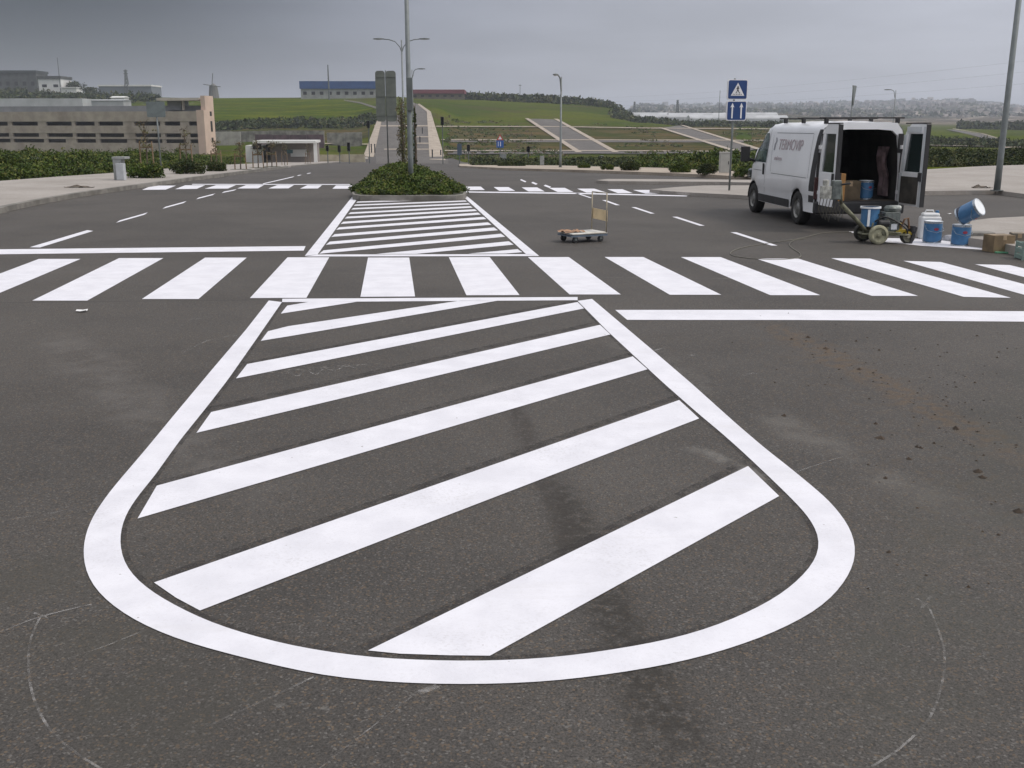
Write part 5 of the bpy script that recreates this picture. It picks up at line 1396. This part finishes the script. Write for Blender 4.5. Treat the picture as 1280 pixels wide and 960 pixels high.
# ------------------------------------------------------------------ the line painting machine
def machine():
    b = G(1097, 305.5); t = thing('line_painting_machine', b, 'wheeled line painting machine with engine, blue hopper and long handle behind the van', 'machine', rz=0)
    OL = mat('dirty_olive', (.15, .15, .10), .8, var=.3, scale=9, grime=(.30, .28, .22)); YEL = mat('yellow_part', (.42, .30, .02), .6, var=.2, scale=9)
    ENG = mat('engine_grey', (.16, .18, .17), .5, .4, .25, 12); CREAMW = mat('paint_crusted_wheel', (.33, .32, .22), .85, var=.25, scale=10)
    RUBB = mat('machine_rubber', (.04, .04, .035), .9, var=.4, scale=12)
    k = b.y * UK                                         # metres per pixel here
    def wheel(x, y, r, w, m, nm='wheel'):
        m_ = MB(); m_.lathe([(r * .72, -w), (r * .96, -w), (r, -w * .5), (r, w * .5), (r * .96, w), (r * .72, w)], (x, y, r), 'Y', 28); q = m_.build(nm, m, t, smooth=True)
        m_ = MB(); m_.lathe([(r * .74, -w * .7), (r * .5, -w * .3), (r * .22, -w * .5), (r * .2, -w * 1.15), (0, -w * 1.15)], (x, y, r), 'Y', 20); m_.build('hub', CREAMW if m is CREAMW else OL, q)
    wheel(0, 0, 12.3 * k, .04, CREAMW); wheel(-.10, .48, 12 * k, .04, RUBB); wheel(41 * k, .12, 9.3 * k, .04, RUBB, 'castor')
    m_ = MB()
    R = 12.3 * k
    m_.tube([(-.02, .04, R), (-.10, .44, R)], .018, 8)
    for y in (.08, .36): m_.tube([(-.22, y, R * 1.0), (.05, y, R * 1.02), (.55, y, R * .95)], .02, 8)
    m_.tube([(.55, .08, R * .95), (.55, .36, R * .95)], .02, 8); m_.tube([(-.22, .08, R), (-.22, .36, R)], .02, 8)
    m_.tube([(41 * k, .08, R * .95), (41 * k, .12, 9.3 * k)], .016, 8); m_.tube([(41 * k - .02, .12, 9.3 * k), (41 * k, .12, R * 1.5)], .014, 8)
    m_.build('frame', OL, t, smooth=True)
    # handle up to the left, end bars and control box
    hx, hz = (1046 - 1097) * k, (305.5 - 255) * k
    m_ = MB(); m_.tube([(-.14, .14, R * 1.1), (hx * .55, .10, hz * .62), (hx + .02, .05, hz)], [.034, .034, .04], 10)
    m_.tube([(hx + .02, .05, hz), (hx - .02, .02, hz + .34)], .022, 8); m_.build('handle', OL, t, smooth=True)
    m_ = MB(); m_.box((hx - .10, .02, hz + .24), (.16, .10, .32)); m_.build('control_box', ENG, t, bevel=.015)
    m_ = MB(); m_.tube([(hx + .05, -.22, hz + .36), (hx - .02, 0, hz + .33), (hx + .05, .26, hz + .36)], .016, 8); m_.build('handlebar', BLACK, t)
    m_ = MB(); m_.box((hx - .26, .04, hz + .20), (.15, .16, .20)); m_.lathe([(0, .0), (.05, 0), (.055, .09), (0, .10)], (hx - .27, .04, hz + .31), n=12); m_.build('paint_cup', mat('splashed_white', (.42, .42, .38), .8, var=.3, scale=14), t)
    m_ = MB()
    for i in range(7):
        x0 = hx - .34 + .055 * i; m_.tube([(x0, .03, hz + .12), (x0 - .03, .02, hz - .08), (x0 + .04, .0, hz - .22 - .03 * (i % 3)), (x0 + .07, .02, hz - .04)], .007, 5)
    m_.build('cable', mat('dusty_cable', (.07, .065, .05), .9), t)
    # hopper, engine, pump
    m_ = MB(); m_.lathe([(0, 0), (.155, 0), (.155, .02), (.15, .03), (.15, .30), (.165, .31), (.165, .33), (.14, .33)], (-6 * k, .26, R * 1.12 + .10), n=26); hp = m_.build('hopper', CANB, t)
    m_ = MB(); m_.box((-6 * k - .07, .112, R * 1.12 + .25), (.04, .012, .28)); m_.lathe([(.168, .305), (.172, .305), (.172, .335), (.15, .335)], (-6 * k, .26, R * 1.12 + .10), n=26); m_.build('hopper_band', CANW, hp)
    m_ = MB(); m_.box((19 * k, .22, R * 1.1 + .19), (.26, .26, .32)); m_.lathe([(.0, 0), (.10, 0), (.115, .05), (.09, .09), (0, .10)], (19 * k, .22, R * 1.1 + .36), n=18)
    for i in range(5): m_.box((19 * k, .085, R * 1.1 + .05 + .035 * i), (.22, .02, .012))
    m_.build('engine', ENG, t, bevel=.012)
    m_ = MB(); m_.box((21 * k, .075, R * 1.1 + .11), (.10, .012, .09)); m_.build('engine_plate', CANW, t)
    m_ = MB(); m_.box((34 * k, .14, R * 1.12 + .02), (.26, .12, .07)); m_.tube([(24 * k, .12, R * 1.1), (36 * k, .1, R * 1.32), (46 * k, .12, R * 1.0)], .026, 8); m_.build('spray_bracket', YEL, t, bevel=.006)
    m_ = MB(); m_.box((4 * k, .10, R * 1.12 + .05), (.16, .14, .12)); m_.lathe([(0, -.03), (.05, -.03), (.05, .03), (0, .03)], (7 * k, .0, R * 1.12 + .02), 'Y', 14); m_.build('pump', OL, t, bevel=.01)
    m_ = MB(); m_.box((47 * k, .1, R * .75), (.05, .05, .34), Matrix.Rotation(.25, 3, 'Y')); m_.lathe([(0, 0), (.05, 0), (.05, .1), (0, .1)], (46 * k, .1, R * 1.25), n=10); m_.build('spray_gun', BLACK, t, bevel=.006)
    m_ = MB(); m_.box((3 * k, .34, R * 1.1 + .16), (.20, .2, .22)); m_.build('gearbox', OL, t, bevel=.02)
    m_ = MB(); m_.lathe([(0, -.09), (.055, -.09), (.062, -.07), (.062, .07), (.055, .09), (0, .09)], (7 * k, .06, R * 1.1 + .17), 'X', 16); m_.build('air_filter', BLACK, t)
    m_ = MB(); m_.lathe([(0, -.10), (.05, -.10), (.055, -.08), (.055, .08), (.05, .10), (0, .10)], (26 * k, .30, R * 1.1 + .40), 'X', 16); m_.build('fuel_tank', mat('tank_grey', (.36, .38, .36), .45, .3), t)
    m_ = MB(); m_.tube([(30 * k, .06, R * 1.1 + .1), (33 * k, .05, R * 1.1 + .24), (38 * k, .06, R * 1.1 + .26), (41 * k, .08, R * 1.1 + .08)], .018, 8); m_.build('exhaust', mat('rusty_pipe', (.16, .09, .05), .8), t)
    m_ = MB(); m_.tube([(-9 * k, .05, R * 1.2), (10 * k, .03, R * 1.25), (30 * k, .04, R * 1.15)], .016, 8); m_.tube([(-9 * k, .05, R * 1.2), (-6 * k, .08, R * 2.2)], .014, 8); m_.tube([(12 * k, .04, R * 1.2), (12 * k, .06, R * 2.6)], .014, 8); m_.build('guard_rail', OL, t)
    m_ = MB(); m_.lathe([(0, 0), (.035, 0), (.035, .11), (.02, .14), (0, .14)], (33 * k, .2, R * 1.25), n=12); m_.build('pressure_pot', YEL, t)
    m_ = MB()
    for P_ in ([(-6 * k, .2, R * 2.4), (0, .16, R * 2.95), (12 * k, .14, R * 3.0), (26 * k, .12, R * 2.5), (38 * k, .1, R * 1.9), (43 * k, .1, R * 1.2)], [(-3 * k, .12, R * 2.3), (8 * k, .08, R * 2.8), (22 * k, .06, R * 2.4), (36 * k, .05, R * 1.6), (40 * k, .08, R * 1.0)], [(-12 * k, .3, R * 2.2), (2 * k, .28, R * 3.15), (16 * k, .26, R * 2.9)]):
        Q_ = []
        for i in range(len(P_) - 1):
            p0_, p1, p2, p3 = [Vector(P_[max(0, min(len(P_) - 1, i + j))]) for j in (-1, 0, 1, 2)]
            for q in range(6):
                u = q / 6; Q_.append(.5 * ((2 * p1) + (p2 - p0_) * u + (2 * p0_ - 5 * p1 + 4 * p2 - p3) * u * u + (3 * p1 - p0_ - 3 * p2 + p3) * u ** 3))
        Q_.append(Vector(P_[-1])); m_.tube(Q_, .013, 7)
    m_.build('hose', BLACK, t, smooth=True)
machine()
# hose lying on the road
def hose(pts, r, m, label):
    P_ = [G(*p, r) for p in pts]; Q_ = []
    for i in range(len(P_) - 1):
        p0_, p1, p2, p3 = [P_[max(0, min(len(P_) - 1, i + j))] for j in (-1, 0, 1, 2)]
        for q in range(8):
            u = q / 8; Q_.append(.5 * ((2 * p1) + (p2 - p0_) * u + (2 * p0_ - 5 * p1 + 4 * p2 - p3) * u * u + (3 * p1 - p0_ - 3 * p2 + p3) * u ** 3))
    m_ = MB(); m_.tube(Q_, r, 6); o = m_.build('hose', m, None, smooth=True); tag(o, label, 'hose')
hose([(1064,290),(1030,291),(1000,298),(960,304),(930,309),(914,315),(918,320),(945,323.5),(975,324.5),(998,322),(1000,317),(990,310),(987,305),(994,300),(1010,298)], .007, mat('pale_hose', (.15, .145, .12), .8), 'thin pale hose looping on the asphalt in front of the van')

# ------------------------------------------------------------------ platform trolley
def trolley():
    a = G(697, 303.5); b = G(760, 303.5); k = a.y * UK
    c = G(728, 301.5); t = thing('platform_trolley', c, 'small platform trolley with tall wire handle and brown paper on its deck', 'trolley', rz=radians(27))
    DECK = mat('trolley_deck', (.55, .54, .50), .7, var=.1, scale=7, grime=(.35, .30, .22)); TUBE = mat('trolley_tube', (.34, .30, .22), .5, .3, .15, 9)
    Lh, Wd, z = 27.5 * k, .25, 11.5 * k
    m_ = MB(); m_.box((0, 0, z), (Lh * 2 * .96, Wd * 2, .028)); m_.build('deck', DECK, t, bevel=.01)
    m_ = MB(); m_.box((0, 0, z - .035), (Lh * 2 * .98, Wd * 2 * .98, .03)); m_.build('deck_frame', mat('frame_blue', (.10, .13, .17), .6), t)
    for x in (-.72, .66):
        for y in (-.8, .8):
            m_ = MB(); m_.lathe([(0, -.018), (.048, -.018), (.055, -.012), (.055, .012), (.048, .018), (0, .018)], (x * Lh, y * Wd, .055), 'Y', 18); w_ = m_.build('castor', BLACK, t)
            m_ = MB(); m_.box((x * Lh, y * Wd - .024, .095), (.05, .006, .10)); m_.box((x * Lh, y * Wd + .024, .095), (.05, .006, .10)); m_.build('fork', GALVD, w_)
    h = 62 * k; xh = Lh * .90
    m_ = MB(); w_ = .24
    for s_ in (-1, 1): m_.tube([(xh, s_ * w_, z), (xh, s_ * w_, h)], .011, 8)
    m_.tube([(xh, -w_, h), (xh, w_, h)], .009, 8)
    m_.build('handle', TUBE, t, smooth=True)
    m_ = MB(); p_ = [Vector((xh + .014, -w_, h * .64)), Vector((xh + .014, w_, h * .66)), Vector((xh + .014, w_, h * .44)), Vector((xh + .014, -w_, h * .42))]
    m_.prism(p_, (1, 0, 0), .006); m_.build('handle_board', mat('board_tan', (.58, .46, .28), .8, var=.08, scale=6), t)
    return c, z, t
tc_, tz, tt = trolley()
m_ = MB(); rows = []
for i in range(9):
    rows.append([(-.20 + .05 * i, -.15 + .06 * j, .014 + .035 * abs(noise.noise(Vector((i * .6, j * .7, 2)))) * 2) for j in range(6)])
m_.grid(rows); o = m_.build('wrapping_paper', mat('brown_paper', (.30, .18, .11), .9, var=.3, scale=10), None, smooth=True); o.location = tc_ + Vector((-.20, -.10, tz + .004)); o.rotation_euler = (0, 0, radians(27)); tag(o, 'crumpled brown paper on the left end of the trolley deck', 'paper')

# ------------------------------------------------------------------ dirt on the road, litter
vs, fs, mi = [], [], []
m_ = MB()
def clod(p, r):
    n = 5; q = [Vector((p.x + cos(2 * pi * i / n) * r * random.uniform(.7, 1.2), p.y + sin(2 * pi * i / n) * r * random.uniform(.6, 1.1), .001)) for i in range(n)]
    m_.add(q + [p + Vector((random.uniform(-.2, .2) * r, 0, r * random.uniform(.5, .9)))], [(i, (i + 1) % n, n) for i in range(n)])
for _ in range(190):
    t_ = random.random(); px = 960 + 330 * t_ + random.gauss(0, 22); py = 400 + 165 * t_ + random.gauss(0, 16 + 10 * t_)
    clod(G(px, max(392, py)), random.choice((.004, .006, .008, .012)) * random.uniform(.6, 1.2))
for _ in range(110): clod(G(random.uniform(1085, 1290) if _ % 2 else random.uniform(900, 1290), random.uniform(410, 740) if _ % 2 else random.uniform(408, 480)), random.choice((.005, .007, .010, .014)) * random.uniform(.6, 1.2))
for px, py, r in [(1228,597,.028),(1151,560,.018),(1094,530,.018),(1146,559,.018),(1136,574,.02),(1032,436,.03),(1074,462,.026),(1010,422,.03),(989,424,.02),(1222,590,.03),(1273,640,.03),(1100,548,.035),(980,520,.02),(1195,536,.03)]: clod(G(px, py), r)
o = m_.build('mud_clod', mat('mud', (.050, .036, .025), .95, var=.3, scale=20, obj=False)); stuff(o, 'scattered mud clods trailing across the right lane', 'mud')
for px, py, lbl in [(102,390,'small white scrap of litter left of the hatched island'), (1186,268,'pale scrap of litter on the road right of the cans')]:
    m_ = MB(); m_.grid([[(x, y, .01 + .02 * random.random()) for x in (-.05, 0, .06)] for y in (-.03, .0, .035)]); o = m_.build('litter', WHITE); o.location = G(px, py); tag(o, lbl, 'litter')
m_ = MB(); rows = []
for i in range(9): rows.append([(-.5 + .12 * i, -.12 + .06 * j, max(0, .10 * noise.noise(Vector((i * .5, j * .6, 7))) + .02)) for j in range(5)])
for px, py, s_ in ((1227, 235.5, .5), (95, 235, .6), (105, 234, .4)):
    pass
m_.grid(rows); o = m_.build('rubble', mat('rubble_grey', (.12, .10, .08), .95, var=.3, scale=8), None); o.location = G(1228, 235, .12); tag(o, 'small heap of dark rubble on the right pavement by the lamp post', 'rubble'); o.scale = (.6, .8, 1)
o2 = o.copy(); COL.objects.link(o2); o2.location = G(100, 234.5, .12); o2['label'] = 'small heap of dark rubble on the left pavement left of the cabinet'; o2.scale = (.9, 1, .8)
o['group'] = o2['group'] = 'rubble heaps on the pavements'

# far settlement on the hazy hills, overhead cables
m_ = MB()
for _ in range(520):
    px = random.choice((random.uniform(1130, 1250), random.uniform(780, 1320), random.uniform(1000, 1320))); Y = random.choice((random.uniform(2700, 3900), random.uniform(2000, 3300), random.uniform(1500, 2600))); p = gp(px, Y)
    w = random.uniform(5, 16) * Y / 3000; h = random.uniform(3, 6) * Y / 2600; m_.box((p.x, p.y, p.z + h / 2 - 2), (w, 10, h + 4), random.uniform(-.5, .5))
stuff(m_.build('settlement', mat('far_plaster', (.34, .30, .27), .9, var=.5, scale=.02, obj=False)), 'pale scattered houses on the hazy far hills', 'settlement')
vs_ = [(gp(random.uniform(770, 1330), random.uniform(1500, 3900)), random.uniform(5, 13)) for _ in range(1300)]
stuff(clumpcloud(vs_, 0, 4, LEAFD, 14, 'woodland', None, .5), 'dark woods scattered over the hazy far hills', 'woodland')
for a, b, lb in (((640, 121), (1300, 74), 'uppermost thin overhead cable in the sky at right'), ((640, 124), (1300, 88), 'middle thin overhead cable in the sky at right'), ((640, 127), (1300, 103), 'lowest thin overhead cable in the sky at right')):
    P0, P1 = at(*a, 900), at(*b, 330); m_ = MB(); m_.tube([P0.lerp(P1, i / 24) - Vector((0, 0, 5 * (1 - (i / 12 - 1) ** 2))) for i in range(25)], .016, 4); tag(m_.build('overhead_cable', GALVD), lb, 'cable', 'overhead cables')
# ------------------------------------------------------------------ haze
zlo = min(T(u * y, y) - .02 - .0008 * y for u in us[::4] for y in ys[::3]) - 1.5; zhi = max(T(u * y, y) for u in us[::4] for y in ys[::3]) + 12
m_ = MB(); m_.box((0, 1770, (zlo + zhi) / 2), (16100, 6560, zhi - zlo)); hz = m_.build('haze', [bpy.data.materials.new('haze_air')]); hz['kind'] = 'stuff'; hz['label'] = 'pale air haze over the valley'; hz['category'] = 'haze'
hm = hz.data.materials[0]; hm.use_nodes = True; ht = hm.node_tree
for n in list(ht.nodes): ht.nodes.remove(n)
ho = ht.nodes.new('ShaderNodeOutputMaterial'); hv = ht.nodes.new('ShaderNodeVolumePrincipled'); ht.links.new(hv.outputs[0], ho.inputs['Volume'])
hv.inputs['Density'].default_value = .00025; hv.inputs['Color'].default_value = (.84, .90, 1, 1); hv.inputs['Anisotropy'].default_value = .0
